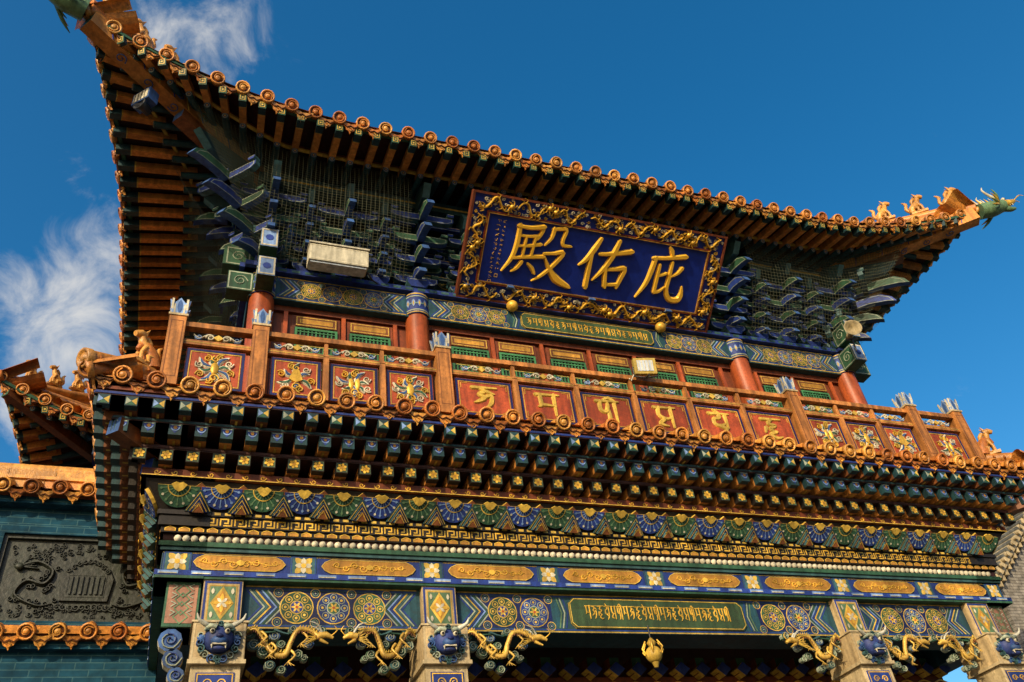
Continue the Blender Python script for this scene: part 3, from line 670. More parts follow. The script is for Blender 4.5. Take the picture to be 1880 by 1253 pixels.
for (c,t,n_,hl,D) in sides(0,CY,HX,HY,'lr'):
    F=Fr(c+n_*D,t,Z); lo.box(F,-hl,hl,4.69,5.10,-.4,0,'beam_teal'); painted_beam(lo,F,-hl+.3,hl-.6,4.69,5.10,.004)
for x in colx:
    F=Fm
    lo.box(F,x-.17,x+.17,4.67,5.10,0,.09,'plaster'); lo.rect(F,x-.15,x+.15,4.69,5.08,.02,.093,'blue'); lo.rect(F,x-.12,x+.12,4.72,5.05,.010,.093,'gold_flat')
    lo.sheet(F,[(x-.11,4.73),(x+.11,4.73),(x+.11,5.04),(x-.11,5.04)],.0925,'green_lt')
    lo.sheet(F,[(x-.1,4.885),(x,4.73),(x+.1,4.885),(x,5.04)],.095,'gold_flat'); lo.sheet(F,[(x-.075,4.885),(x,4.77),(x+.075,4.885),(x,5.0)],.097,'orange_panel')
    for a in range(4): petal(lo,F,x,4.885,a*math.pi/2,.09,.035,.10,'gold'); petal(lo,F,x,4.885,a*math.pi/2+.785,.06,.03,.102,'white')
    for a in (-1,1):
        for bq in (-1,1): petal(lo,F,x+a*.085,4.885+bq*.14,math.pi/2*(1 if bq<0 else -1),.06,.03,.099,'white')
    lo.box(F,x-.22,x+.22,4.33,4.665,-.3,.22,'plaster'); lo.rect(F,x-.205,x+.205,4.345,4.65,.018,.223,'cream')
    lo.box(F,x-.235,x+.235,4.30,4.335,-.3,.235,'cream'); lo.box(F,x-.235,x+.235,4.655,4.672,-.3,.235,'cream')
    lo.box(F,x-.20,x+.20,0,4.30,-.22,.18,'cream'); 
    for zz in range(5):
        zt=4.26-zz*.75
        lo.box(F,x-.155,x+.155,zt-.2,zt-.02,.18,.19,'blue'); lo.rect(F,x-.14,x+.14,zt-.185,zt-.035,.010,.193,'gold')
        spiral(F,lo,x-.06,zt-.11,.04,1.3,0,.012,.005,'gold',.19); spiral(F,lo,x+.06,zt-.11,.04,1.3,math.pi,.012,.005,'gold',.19,cw=-1)
        lo.rect(F,x-.155,x+.155,zt-.70,zt-.23,.014,.184,'gold_flat'); lo.sheet(F,[(x-.13,zt-.68),(x+.13,zt-.68),(x+.13,zt-.25),(x-.13,zt-.25)],.183,'red_panel')
    lo.tube([(x,2.4,0),(x,2.4,4.9)],.2,'column_red',14)
for sg in (-1,1):
    x0,x1=sorted((sg*4.66,sg*4.95))
    lo.box(Fm,x0,x1,4.69,5.10,0,.03,'green'); lo.sheet(Fm,[(x0+.02,4.72),(x1-.02,4.72),(x1-.02,5.07),(x0+.02,5.07)],.033,'pink')
    xm=(x0+x1)/2
    for k in range(4):
        zz=4.775+k*.08
        lo.line(Fm,[(xm-.06,zz),(xm,zz+.06),(xm+.06,zz),(xm,zz-.06)],.010,.036+.001*k,'green_lt',True); lo.line(Fm,[(xm-.09,zz+.01),(xm-.05,zz+.04),(xm-.09,zz+.06)],.008,.041,'pale_line'); lo.line(Fm,[(xm+.09,zz+.01),(xm+.05,zz+.04),(xm+.09,zz+.06)],.008,.041,'pale_line')
    for k,(dz,r) in enumerate(((4.58,.1),(4.42,.085),(4.28,.07))):
        xx=sg*(4.86-.04*k); 
        pts=[(xx+r*math.cos(a*.2*math.pi),dz+r*math.sin(a*.2*math.pi)) for a in range(10)]
        G=Fr((0,-.16,0),(1,0,0),(0,0,1)); lo.prism(G,pts,-.06,.05,'blue_mid','white'); spiral(G,lo,xx,dz,r*.85,1.6,0,.014,.012,'pale_line',.05,cw=sg); spiral(G,lo,xx,dz,r*.55,1.3,2,.012,.016,'blue',.05,cw=sg)
lo.box(Fr((0,0,0),(1,0,0),(0,0,1)),-4.9,4.9,4.95,5.05,-6.2,.15,'dark_red')
Fi=Fr((0,.9,0),(1,0,0),(0,0,1))
lo.box(Fi,-4.7,4.7,4.42,4.62,-.2,0,'red_brown'); lo.line(Fi,[(-4.7,4.45),(4.7,4.45)],.015,.003,'gold_flat')
for i in range(34):
    x=-4.6+i*.28; lo.box(Fi,x-.06,x+.06,4.62,4.8,-.1,.12,'red_brown','green'); lo.prism(Fi,[(x-.1,4.66),(x,4.58),(x+.1,4.66),(x,4.74)],.0,.16,'blue','gold_flat')
    lo.rib(Fi,[(x-.1,4.53),(x,4.56),(x+.1,4.53)],.02,.01,'gold',0)
Fi2=Fr((0,1.9,0),(1,0,0),(0,0,1)); lo.box(Fi2,-4.8,4.8,4.25,4.95,-.2,0,'dark_red')
for i in range(20):
    x=-4.6+i*.48; lo.rect(Fi2,x+.03,x+.43,4.33,4.6,.02,.004,'gold_flat'); rosette(lo,Fi2,x+.23,4.46,.1,.004,'green','red_panel')
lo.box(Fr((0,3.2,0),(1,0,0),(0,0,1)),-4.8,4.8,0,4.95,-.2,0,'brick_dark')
def lion(x):
    F=Fr((x,-.42,4.5),(1,0,0),(0,0,1))
    lo.ball(F.p(0,.0,.02),(.13,.125,.10),'beast_blue'); lo.ball(F.p(0,-.045,.11),(.07,.045,.055),'blue_mid'); lo.ball(F.p(0,-.02,.155),(.032,.02,.025),'deep_blue')
    lo.ball(F.p(0,-.105,.09),(.07,.025,.045),'beast_blue')
    lo.box(F,-.055,.055,-.085,-.073,.10,.145,'white')
    for s_ in (-1,1):
        lo.ball(F.p(s_*.06,.04,.11),.024,'white',seg=8,rings=5); lo.ball(F.p(s_*.062,.038,.128),.013,'dark',seg=6,rings=4)
        lo.tube([F.p(s_*.03,.07,.12),F.p(s_*.08,.085,.11),F.p(s_*.125,.06,.07)],[.018,.022,.01],'pale_line',6,sub=2)
        lo.tube([F.p(s_*.07,.09,.05),F.p(s_*.13,.11,.09),F.p(s_*.18,.14,.11),F.p(s_*.2,.19,.12)],[.026,.022,.014,.004],'horn',7,sub=3)
        lo.ball(F.p(s_*.14,.01,.03),(.04,.03,.02),'blue_mid',seg=6,rings=4)
        for k in range(6):
            a=.35-.4*k; spiral(F,lo,s_*(.155*math.cos(a)),-.02+.15*math.sin(a),.036,1.3,k,.014,.04,('pale_line','blue_mid','teal_mid')[k%3],0,cw=s_)
        for k in range(3): spiral(F,lo,s_*.05*k,.11-.02*k,.025,1.2,k,.012,.09,'pale_line' if k%2 else 'teal_mid',0.01,cw=s_)
        lo.tube([F.p(s_*.055,-.08,.12),F.p(s_*.056,-.115,.13)],[.012,.002],'white',5)
for x in colx: lion(x)
def dragon(x0,x1,zt):
    L=x1-x0; F=Fr((x0,-.22,zt),(1,0,0),(0,0,1)); P=lambda u,v,w=0:F.p(u*L,v,w)
    body=[P(.0,-.06,.02),P(.10,-.03,.06),P(.20,-.12,.05),P(.32,-.25,.07),P(.46,-.27,.08),P(.52,-.16,.08),P(.60,-.05,.09),P(.74,-.05,.09),P(.86,-.12,.11)]
    M_='dragon_gold'
    lo.tube(body,[.008,.014,.020,.025,.027,.024,.022,.022,.026],M_,8,sub=4)
    for i in range(len(body)-1):
        for j in range(4):
            q=body[i].lerp(body[i+1],(j+.5)/4); lo.tube([q+V((0,-.01,.016)),q+V((.008,-.01,.044))],[.011,.002],'gold_flat',4); lo.tube([q+V((0,-.015,-.016)),q+V((-.006,-.02,-.036))],[.009,.002],'raf_brown',4)
    lo.tube([P(.84,-.11,.11),P(.93,-.10,.12),P(1.02,-.13,.12)],[.032,.03,.014],M_,8,sub=2)
    lo.tube([P(.86,-.14,.11),P(.96,-.18,.12)],[.020,.008],M_,6)
    for s_ in (-1,1): lo.tube([P(.88,-.08,.11+.02*s_),P(.82,-.02,.12+.04*s_),P(.72,-.0,.12+.05*s_)],[.012,.009,.003],'horn',5,sub=2)
    for a in range(6): lo.tube([P(.84,-.12,.10),P(.74-.02*a,-.05-.033*a,.13)],[.012,.002],'gold_flat',4)
    lo.tube([P(.98,-.12,.13),P(1.06,-.07,.15),P(1.02,-.03,.16)],[.006,.005,.002],'gold',4,sub=2)
    for u,v in ((.3,-.22),(.52,-.28),(.66,-.12),(.18,-.12)):
        lo.tube([P(u,v+.06,.07),P(u+.06,v,.1),P(u-.02,v-.06,.11)],[.014,.011,.008],M_,6,sub=2)
        for a in range(4): lo.tube([P(u-.02,v-.06,.11),P(u-.07+.04*a,v-.10,.13)],[.006,.002],M_,4)
    sgn=1 if L>0 else -1
    for i,(u,v,r,m_) in enumerate(((.04,-.05,.06,'green'),(.10,-.16,.055,'teal_mid'),(.22,-.22,.06,'green'),(.34,-.07,.05,'blue_mid'),(.42,-.15,.045,'green'),(.30,-.34,.05,'teal_mid'),(.44,-.37,.045,'green'),(.62,-.24,.05,'green'),(.75,-.15,.045,'blue_mid'),(.70,-.27,.035,'green'),(.9,-.02,.045,'green'),(.55,-.02,.04,'teal_mid'))):
        c=P(u,v,-.02+.015*(i%3)); G=Fr(c,(1,0,0),(0,0,1)); lo.prism(G,[(r*math.cos(a*math.pi/5),r*.8*math.sin(a*math.pi/5)) for a in range(10)],-.03,.025,m_,'pale_line'); spiral(G,lo,0,0,r*.85,1.6,u*9,.009,.012,'pale_line',.025,cw=sgn)
    for k in range(6):
        u=.02+.16*k; lo.rib(F,[(u*L,-.02-.03*(k%2)),((u+.08)*L,-.045),((u+.16)*L,-.02-.02*(k%3))],[.03,.02,.012],.03,'green' if k%2 else 'teal_mid',0)
for a,c in ((-4.24,-3.50),(-2.70,-3.38),(-2.22,-1.42),(2.22,1.42),(2.70,3.38),(4.24,3.55)): dragon(a,c,4.69)
lo.build('lower_storey',gate)
# ---- lower roof
LR=Roof(0,CY,5.86,4.11,5.80,4.08,6.66,.05,.0,1.2,5.0,3.2,6.8)
lt=B()
for k in 'flrb':
    t,n_,A,Dc,Dm,Ai,Di=LR.side(k); num=int(2*A/.293); s2=2*A/num
    for i in range(num+1):
        q=-A+s2*i; p=LR.edge(k,q); cap_tile(lt,p,t,n_,slope=D2R(20),L=.42,drip=i<num,sp=s2)
    prev=None
    for i in range(21):
        q=-A+2*A*i/20; e=LR.edge(k,q)-Z*.015; u=LR.c+t*q*((A-.5)/A)+n_*(Dm-.5)+Z*(LR.z0+.17); d=LR.c+t*q*.9+n_*(Dm-.8)+Z*(6.56)
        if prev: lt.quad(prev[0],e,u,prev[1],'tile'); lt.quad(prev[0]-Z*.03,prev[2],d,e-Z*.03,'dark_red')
        prev=(e,u,d)
    F=Fr(LR.c+n_*Dm,t,Z); lt.box(F,-A+.1,A-.1,6.565,6.60,-.12,-.04,'red_brown')
    lt.box(Fr(LR.c,t,Z),-Ai-.3,Ai+.3,6.70,6.80,Di,Di+.62,'tile_dark')
for sx in (-1,1):
    c0=V((sx*5.90,-1.14,6.80)); c1=V((sx*5.36,-.74,6.99))
    lt.tube([c0,c0.lerp(c1,.5)+Z*.01,c1],[.088,.085,.08],'tile',12)
    d=(c0-c1).normalized(); x=d.cross(Z).normalized(); G=Fr(c0,x,x.cross(d))
    if G.n.dot(d)<0: G=Fr(c0,-x,x.cross(d))
    lt.lathe(G,0,0,[(0,.03),(.03,.03),(.04,.012),(.065,.012),(.075,.03),(.098,.025),(.098,-.04)],'tile_c',14)
    lt.tube([c0-Z*.10-d*.06,c1-Z*.12],.085,'tile_b',10)
    for i in range(5):
        p=c0.lerp(c1,.15+.18*i); lt.tube([p-x*.1-Z*.03,p+Z*.092,p+x*.1-Z*.03],.014,'tile_b',5,sub=3)
    lt.tube([c1+Z*.05,c1+Z*.22+d*.05,c1+Z*.32+d*.14,c1+Z*.26+d*.2],[.10,.08,.05,.02],'tile_b',8,sub=3)
lt.build('lower_roof_tiles',gate)
fl=B(); fl.box(Fr((0,CY,0),(1,0,0),(0,1,0)),-5.25,5.25,-3.75,3.75,6.62,6.74,'red_brown'); fl.build('balcony_floor',gate)
for sx in (-1,1):
    beast('ridge_beast',(sx*5.44,-.80,7.06),math.atan2(-.6,sx*.7),.95)
# ================================================================== RAILING
rail=top('balcony_railing'); rb=B()
def post(x,y,t=V((1,0,0))):
    F=Fr(V((x,y,0)),t,Z); w=.082
    rb.box(F,-w,w,6.7,7.74,-w,w,'wood_orange')
    rb.rect(F,-w*.7,w*.7,6.95,7.66,.008,w+.002,'raf_brown')
    for k in range(4):
        a=k*math.pi/2; G=Fr((x,y,0),(math.cos(a),math.sin(a),0),Z)
        rb.prism(G,[(-.07,7.74),(.07,7.74),(.088,7.84),(.102,7.94),(.05,7.90),(0,7.97),(-.05,7.90),(-.102,7.94),(-.088,7.84)],.06,.082,'lt_blue','white')
        rb.line(G,[(-.045,7.76),(-.05,7.88)],.018,.085,'white'); rb.line(G,[(.045,7.76),(.05,7.88)],.018,.085,'white'); petal(rb,G,0,7.75,math.pi/2,.19,.05,.087,'blue_mid')
    rb.box(F,-.07,.07,7.74,7.9,-.07,.07,'blue'); rb.box(F,-.095,.095,7.725,7.75,-.095,.095,'cream')
def panel(F,x0,x1,kind,g=0):
    y0,y1=6.88,7.38; z=.01
    rb.box(F,x0,x1,y0,y1,-.03,z,'red_panel'); rb.rect(F,x0+.02,x1-.02,y0+.02,y1-.02,.028,z+.003,'deep_blue'); rb.rect(F,x0+.045,x1-.045,y0+.045,y1-.045,.008,z+.006,'gold_flat')
    cx,cy=(x0+x1)/2,(y0+y1)/2
    if kind=='g':
        glyph(rb,F,g,cx-.16,cy-.17,.32,.33,.052,.014,'gold_flat',z)
        for s_ in (-1,1):
            for s2 in (-1,1): rb.rib(F,[(cx+s_*((x1-x0)/2-.07),cy+s2*.12),(cx+s_*((x1-x0)/2-.07),cy+s2*.185),(cx+s_*((x1-x0)/2-.14),cy+s2*.185)],.007,.003,'gold_flat',z+.002,sub=1)
    else:
        npet=(8,6,7,8)[g%4]
        for k in range(npet):
            a=k*2*math.pi/npet+(.4 if g%2 else .1); ln=.20 if k%2 else .15
            rb.rib(F,[(cx+.03*math.cos(a),cy+.03*math.sin(a)),(cx+ln*.6*math.cos(a+.25),cy+ln*.6*math.sin(a+.25)),(cx+ln*math.cos(a),cy+ln*math.sin(a))],[.03,.07,.02],.012,'white',z,sub=3)
            rb.rib(F,[(cx+.04*math.cos(a),cy+.04*math.sin(a)),(cx+ln*.6*math.cos(a+.25),cy+ln*.6*math.sin(a+.25)),(cx+ln*.9*math.cos(a),cy+ln*.9*math.sin(a))],[.015,.045,.01],.018,'blue_mid' if (k+g)%2 else 'green',z,sub=3)
            spiral(F,rb,cx+.155*math.cos(a+.42),cy+.15*math.sin(a+.42),.044,1.5,a,.015,.014,('white','gold_flat','gold')[k%3],z+.003,cw=1 if k%2 else -1)
        if g%3==0: rb.ball(F.p(cx,cy,.02),(.045,.085,.025),'gold',F)
        elif g%3==1: rb.prism(F,[(cx-.07,cy-.03),(cx,cy-.07),(cx+.07,cy-.03),(cx+.03,cy+.09),(cx-.03,cy+.09)],z,.04,'gold')
        else:
            for s_ in (-1,1): rb.ball(F.p(cx+s_*.035,cy,.02),(.03,.08,.02),'gold',F)
        spiral(F,rb,cx,cy-.12,.05,1.2,0,.02,.024,'gold',z); spiral(F,rb,cx,cy+.12,.04,1.2,2,.018,.024,'gold',z)
def bay(F,x0,x1,n,kinds):
    rb.box(F,x0,x1,7.63,7.685,-.045,.045,'wood_orange'); rb.box(F,x0,x1,7.685,7.70,-.035,.035,'wood_orange')
    rb.box(F,x0,x1,7.40,7.46,-.045,.045,'wood_orange'); rb.box(F,x0,x1,6.76,6.86,-.05,.05,'wood_orange')
    rb.line(F,[(x0,7.43),(x1,7.43)],.008,.048,'gold_flat')
    s_=(x1-x0)/n
    for i in range(n):
        a=x0+s_*i; b_=a+s_
        if i>0: rb.box(F,a-.03,a+.03,6.8,7.46,-.048,.048,'wood_orange'); rb.box(F,a-.02,a+.02,7.46,7.63,-.03,.03,'wood_orange')
        panel(F,a+.045,b_-.045,kinds[0],kinds[1]+i)
        m_=(a+b_)/2
        for s2 in (-1,1):
            spiral(F,rb,m_+s2*.08,7.54,.045,1.3,0 if s2>0 else math.pi,.018,.02,'white',-.01,cw=s2); spiral(F,rb,m_+s2*.19,7.535,.035,1.3,0 if s2>0 else math.pi,.016,.02,'lt_blue',-.01,cw=-s2)
            rb.rib(F,[(m_,7.52),(m_+s2*.1,7.57),(m_+s2*.18,7.52),(m_+s2*.24,7.56)],[.02,.014,.014,.008],.02,'white',-.01)
        rb.prism(F,[(m_-.05,7.54),(m_,7.50),(m_+.05,7.54),(m_,7.58)],-.02,.015,'gold_flat')
px=[-5.2,-4.37,-2.38,2.38,4.37,5.2]; Y0=-.73
for x in px: post(x,Y0)
Fr_=Fr((0,Y0,0),(1,0,0),(0,0,1))
for a,c,n,kd in ((-5.2,-4.37,1,('f',0)),(-4.37,-2.38,3,('f',1)),(-2.38,2.38,6,('g',0)),(2.38,4.37,3,('f',2)),(4.37,5.2,1,('f',5))): bay(Fr_,a+.083,c-.083,n,kd)
for sx in (-1,1):
    F=Fr((sx*5.2,CY,0),(0,sx,0),(0,0,1))
    ys=[-3.73,-2.0,0,2.0,3.73]
    for y in ys[1:]: post(sx*5.2,CY+y)
    for a,c in zip(ys[:-1],ys[1:]): bay(F,a+.083,c-.083,3,('f',1))
rb.build('railing_parts',rail)
# ================================================================== PLAQUE
pq=top('name_plaque'); pb_=B()
uy=V((0,-1.10,.90)).normalized(); Fp=Fr((0,-.12,9.23),(1,0,0),uy); W,H=1.915,1.42
pb_.box(Fp,-W,W,0,H,-.08,-.02,'red_brown'); pb_.box(Fp,-W+.03,W-.03,.03,H-.03,-.02,0,'plaque_blue')
for a in ((-W,W,0,.03),(-W,W,H-.03,H),(-W,-W+.03,.03,H-.03),(W-.03,W,.03,H-.03)): pb_.box(Fp,a[0],a[1],a[2],a[3],-.02,.03,'red_brown')
bw=.25
pb_.box(Fp,-W+bw,W-bw,bw,H-bw,0,.008,'plaque_blue')
for w_,mm,hh in ((bw-.02,'red_panel',.03),(bw,'orange_panel',.035)):
    for a in ((-W+w_,W-w_,w_,w_+.014),(-W+w_,W-w_,H-w_-.014,H-w_),(-W+w_,-W+w_+.014,w_+.014,H-w_-.014),(W-w_-.014,W-w_,w_+.014,H-w_-.014)): pb_.box(Fp,*a,0,hh,mm)
random.seed(3)
def border(xa,ya,xb,yb):
    L=math.hypot(xb-xa,yb-ya); dx,dy=(xb-xa)/L,(yb-ya)/L; nx,ny=-dy,dx
    def Q(s_,o): return (xa+dx*s_+nx*o,ya+dy*s_+ny*o)
    n=int(L/.030)
    for i in range(n):
        o=random.uniform(-.09,.09); x,y=Q(L*(i+.5)/n+random.uniform(-.02,.02),o)
        spiral(Fp,pb_,x,y,random.uniform(.018,.030),random.uniform(.9,1.5),random.uniform(0,6.28),.014,random.uniform(.012,.035),random.choice(('white','white','white','gold')),0,cw=random.choice((-1,1)),n=6)
    nseg=max(1,round(L/.50)); sl=L/nseg
    for i in range(nseg):
        pts=[];ws=[]; ph=random.uniform(0,6); am=random.uniform(.05,.08); rv=random.choice((0,1))
        for j in range(10):
            u=j/9; uu=1-u if rv else u
            pts.append(Q(sl*(i+.08+.84*uu),am*math.sin(u*math.pi*random.uniform(2.6,3.2)+ph))); ws.append(.012+.030*math.sin(math.pi*min(1,u*.9+.1)))
        pb_.rib(Fp,pts,ws,.045,'gold',0,sub=4,flat=.3)
        hx,hy=pts[-1]; pb_.ball(Fp.p(hx,hy,.045),(.040,.033,.03),'gold',Fp,8,6); pb_.ball(Fp.p(hx+.012,hy+.012,.07),.009,'dark',Fp,5,4)
        for a in range(7): pb_.rib(Fp,[(hx,hy),(hx+.045*math.cos(a*.9),hy+.045*math.sin(a*.9)),(hx+.075*math.cos(a*.9+.4),hy+.075*math.sin(a*.9+.4))],[.015,.012,.005],.05,'gold',0,sub=2)
        for j in range(1,9):
            x,y=pts[j]
            for a in (1,-1): 
                if random.random()<.7: pb_.rib(Fp,[(x,y),(x+nx*a*.04+dx*.02,y+ny*a*.04+dy*.02),(x+nx*a*.06-dx*.02,y+ny*a*.06-dy*.02)],[.018,.012,.005],.04,'gold',0,sub=2)
h2=.14
border(-W+.06,h2-.01,W-.06,h2-.01); border(-W+.06,H-h2+.01,W-.06,H-h2+.01); border(-W+h2-.01,.26,-W+h2-.01,H-.26); border(W-h2+.01,.26,W-h2+.01,H-.26)
pb_.build('plaque_board',pq)
ch=B()
def chars(strokes,cx,cy,w,h,k=1.38):
    for st,ws in strokes:
        ch.rib(Fp,[(cx+(x-.5)*w,cy+(y-.5)*h) for x,y in st],[q*h*k for q in ws],.035,'char_gold',.008,sub=5,flat=.55)
dian=[([(.14,.90),(.34,.90),(.53,.95)],[.05,.06,.08]),([(.53,.95),(.51,.84),(.46,.74)],[.08,.06,.05]),([(.17,.75),(.34,.76),(.47,.79)],[.035,.045,.045]),
 ([(.17,.92),(.17,.62),(.12,.36),(.0,.14)],[.07,.075,.06,.02]),([(.2,.58),(.36,.61),(.53,.66)],[.035,.05,.055]),([(.29,.72),(.28,.42)],[.05,.045]),([(.43,.74),(.41,.45)],[.05,.045]),
 ([(.12,.37),(.34,.42),(.60,.47)],[.045,.055,.065]),([(.28,.33),(.22,.22),(.14,.15)],[.065,.055,.02]),([(.38,.32),(.46,.25),(.50,.18)],[.04,.065,.05]),
 ([(.70,.95),(.68,.80),(.59,.66)],[.07,.055,.03]),([(.70,.94),(.88,.97),(.86,.80),(.88,.71),(1.0,.71)],[.05,.065,.055,.055,.035]),
 ([(.60,.52),(.75,.55),(.90,.58),(.78,.36),(.62,.16),(.48,.05)],[.045,.05,.075,.065,.05,.015]),([(.62,.47),(.72,.30),(.86,.14),(1.08,.04)],[.03,.07,.12,.06])]
you=[([(.34,.98),(.24,.76),(.10,.54),(-.02,.44)],[.06,.085,.06,.02]),([(.21,.68),(.20,.40),(.20,.06)],[.06,.08,.08]),([(.36,.70),(.62,.74),(1.0,.84)],[.05,.06,.08]),
 ([(.72,1.0),(.64,.72),(.50,.44),(.30,.20)],[.06,.085,.07,.02]),([(.54,.44),(.55,.30),(.58,.12)],[.05,.07,.07]),([(.54,.43),(.74,.47),(.92,.50),(.88,.32),(.82,.14)],[.05,.06,.085,.075,.06]),([(.58,.16),(.70,.17),(.82,.19)],[.05,.05,.05])]
bi=[([(.54,1.02),(.60,.95),(.63,.87)],[.04,.08,.05]),([(.20,.78),(.52,.82),(.94,.90)],[.05,.055,.08]),([(.26,.79),(.22,.56),(.14,.30),(-.04,.04)],[.07,.08,.065,.02]),
 ([(.38,.68),(.37,.44),(.36,.18)],[.05,.065,.06]),([(.38,.48),(.48,.51),(.57,.55)],[.04,.045,.04]),([(.36,.18),(.46,.20),(.58,.30)],[.06,.05,.02]),
 ([(.90,.68),(.82,.58),(.68,.50)],[.07,.05,.02]),([(.66,.76),(.65,.48),(.64,.26),(.74,.10),(.94,.10),(1.0,.20),(.98,.36)],[.05,.07,.07,.08,.09,.08,.02])]
chars(dian,-.90,.73,.92,.82,1.3); chars(you,.10,.72,.74,.74,1.5); chars(bi,1.02,.72,.68,.78,1.45)
for col_,x,n_,s0 in ((0,-1.50,13,.028),(1,-1.42,11,.022)):
    for i in range(n_):
        y=1.08-i*.062; 
        for k in range(3): ch.rib(Fp,[(x+random.uniform(-1,1)*s0,y+random.uniform(-1,1)*s0*.8),(x+random.uniform(-1,1)*s0,y+random.uniform(-1,1)*s0*.8)],.006,.003,'gold',.009)
for x,y in ((-1.5,.27),(-1.42,.36)): ch.rect(Fp,x-.02,x+.02,y-.02,y+.02,.008,.012,'gold')
ch.build('plaque_characters',pq)
gb=B()
for x in (-1.13,1.13):
    c=Fp.p(x,-.01,.06); gb.ball(c,.08,'gold',seg=16,rings=10); gb.tube([c+Z*.05,c+Z*.11],[.04,.02],'gold',8)
gb.build('plaque_bosses',pq)
# ================================================================== fixtures
lf=top('light_fixture'); b=B(); F=Fr((-3.52,-.46,9.24),(1,0,0),(0,-.15,1))
b.box(F,-.36,.36,-.12,.12,-.12,.1,'lamp_grey'); b.box(F,-.34,.34,-.145,-.12,-.1,.08,'glass'); b.rect(F,-.34,.34,-.10,.10,.012,.103,'white'); b.box(F,-.37,.37,.12,.14,-.13,.12,'lamp_grey'); b.box(F,-.3,-.26,.0,.4,-.3,-.12,'black_metal'); b.box(F,.26,.3,.0,.4,-.3,-.12,'black_metal'); b.tube([F.p(.36,-.12,0),F.p(.45,-.16,-.1),F.p(.55,-.1,-.25)],.012,'black_metal',5)
b.build('fixture_housing',lf)
fd=top('floodlight'); b=B(); F=Fr((.14,-.93,7.72),(1,-.2,0),(0,-.12,1))
b.box(F,-.14,.14,-.11,.11,-.03,.03,'fixture_yellow'); b.box(F,-.10,.10,-.075,.075,.03,.036,'glass')
for i in range(5): b.box(F,-.09+i*.042,-.078+i*.042,-.07,.07,.036,.039,'white')
for i in range(6): b.box(F,-.12+i*.045,-.105+i*.045,-.09,.09,-.07,-.03,'fixture_yellow')
b.tube([F.p(-.15,0,0),F.p(-.15,-.13,0),F.p(0,-.15,.0),F.p(.15,-.13,0),F.p(.15,0,0)],.012,'black_metal',5); b.tube([F.p(-.0,-.15,0),F.p(-.02,-.2,.15)],.012,'black_metal',5); b.tube([F.p(-.15,-.1,0),F.p(-.2,-.2,-.0),F.p(-.25,-.22,.1)],.008,'white',5)
b.build('floodlight_parts',fd)
def horn(loc,d,s=1.0):
    e=top('loudspeaker'); b=B(); d=V(d).normalized(); x=d.cross(Z).normalized(); G=Fr(loc,x,x.cross(d))
    if G.n.dot(d)<0: G=Fr(loc,-x,x.cross(d))
    b.lathe(G,0,0,[(r*s,z*s) for r,z in [(0,-.22),(.06,-.22),(.065,-.1),(.04,-.08),(.05,0),(.09,.08),(.16,.14),(.165,.15),(.15,.145),(.08,.07),(.03,.02),(0,.03)]],'horn_tan',18)
    b.box(G,-.1*s,.1*s,-.11*s,-.09*s,-.12*s,-.08*s,'black_metal'); b.tube([G.p(0,-.1*s,-.1*s),G.p(0,-.35*s,-.12*s)],.014,'black_metal',6)
    b.build('horn',e)
horn((4.06,-.70,9.12),(-.5,-1,-.1),.8)
sp=top('corner_spotlight'); b=B(); F=Fr((-5.95,-1.2,10.66),(.7,-.7,0),(0,0,1))
b.box(F,-.13,.13,-.10,.10,-.08,.06,'blue_mid'); b.box(F,-.11,.11,-.08,.08,.06,.065,'white'); b.lathe(F,-.0,-.14,[(0,-.1),(.05,-.1),(.06,0),(.09,.06),(.08,.06),(.0,.02)],'black_metal',12); b.tube([F.p(0,.1,0),F.p(0,.3,-.05)],.015,'black_metal',6)
for i in range(4): b.box(F,-.09+i*.05,-.08+i*.05,-.08,.08,.065,.068,'black_metal')
b.build('spot_housing',sp)
gbell=top('hanging_gold_lantern'); b=B(); G=Fr((-.26,-.35,4.42),(1,0,0),(0,1,0))
b.ball(G.o,.085,'gold_flat',seg=18,rings=12); b.lathe(G,0,0,[(0,.18),(.02,.16),(.05,.12),(.03,.08)],'gold_flat',12); b.tube([G.p(0,0,.1),G.p(0,0,.3)],.008,'black_metal',6); b.tube([G.p(0,0,-.08),G.p(0,0,-.13)],[.04,.02],'gold_flat',8)
for k in range(6):
    a=k*math.pi/3; b.tube([G.p(.085*math.cos(a),.085*math.sin(a),0),G.p(.12*math.cos(a),.12*math.sin(a),.05),G.p(.07*math.cos(a),.07*math.sin(a),.13)],.009,'gold',5)
b.build('lantern_body',gbell)
# ================================================================== brick wall with relief
bw_=top('brick_wall'); b=B(); F=Fr((0,2.0,0),(1,0,0),(0,0,1))
b.box(F,-14,-4.9,0,7.0,-.5,0,'brick_teal')
b.build('wall_body',bw_)
b=B(); x0,x1,y0,y1=-6.75,-4.95,5.58,6.58
for a in ((x0-.1,x1,y0-.1,y0),(x0-.1,x1,y1,y1+.1),(x0-.1,x0,y0,y1)): b.box(F,*a,0,.10,'brick_teal')
for a in ((x0,x1,y0,y0+.04),(x0,x1,y1-.04,y1),(x0,x0+.04,y0+.04,y1-.04)): b.box(F,*a,0,.06,'relief_shaded')
b.box(F,x0+.04,x1,y0+.04,y1-.04,0,.012,'relief_shaded')
cxr=-5.83; cy=6.07
b.prism(F,[(cxr-.24,cy-.24),(cxr+.24,cy-.24),(cxr+.27,cy+.02),(cxr+.2,cy+.16),(cxr+.06,cy+.27),(cxr-.06,cy+.27),(cxr-.2,cy+.16),(cxr-.27,cy+.02)],.012,.05,'relief_shaded')
b.rect(F,cxr-.19,cxr+.19,cy-.19,cy+.06,.02,.055,'relief_shaded')
for i in range(7): b.box(F,cxr-.16+i*.053,cxr-.14+i*.053,cy-.17,cy+.04,.05,.07,'relief_shaded')
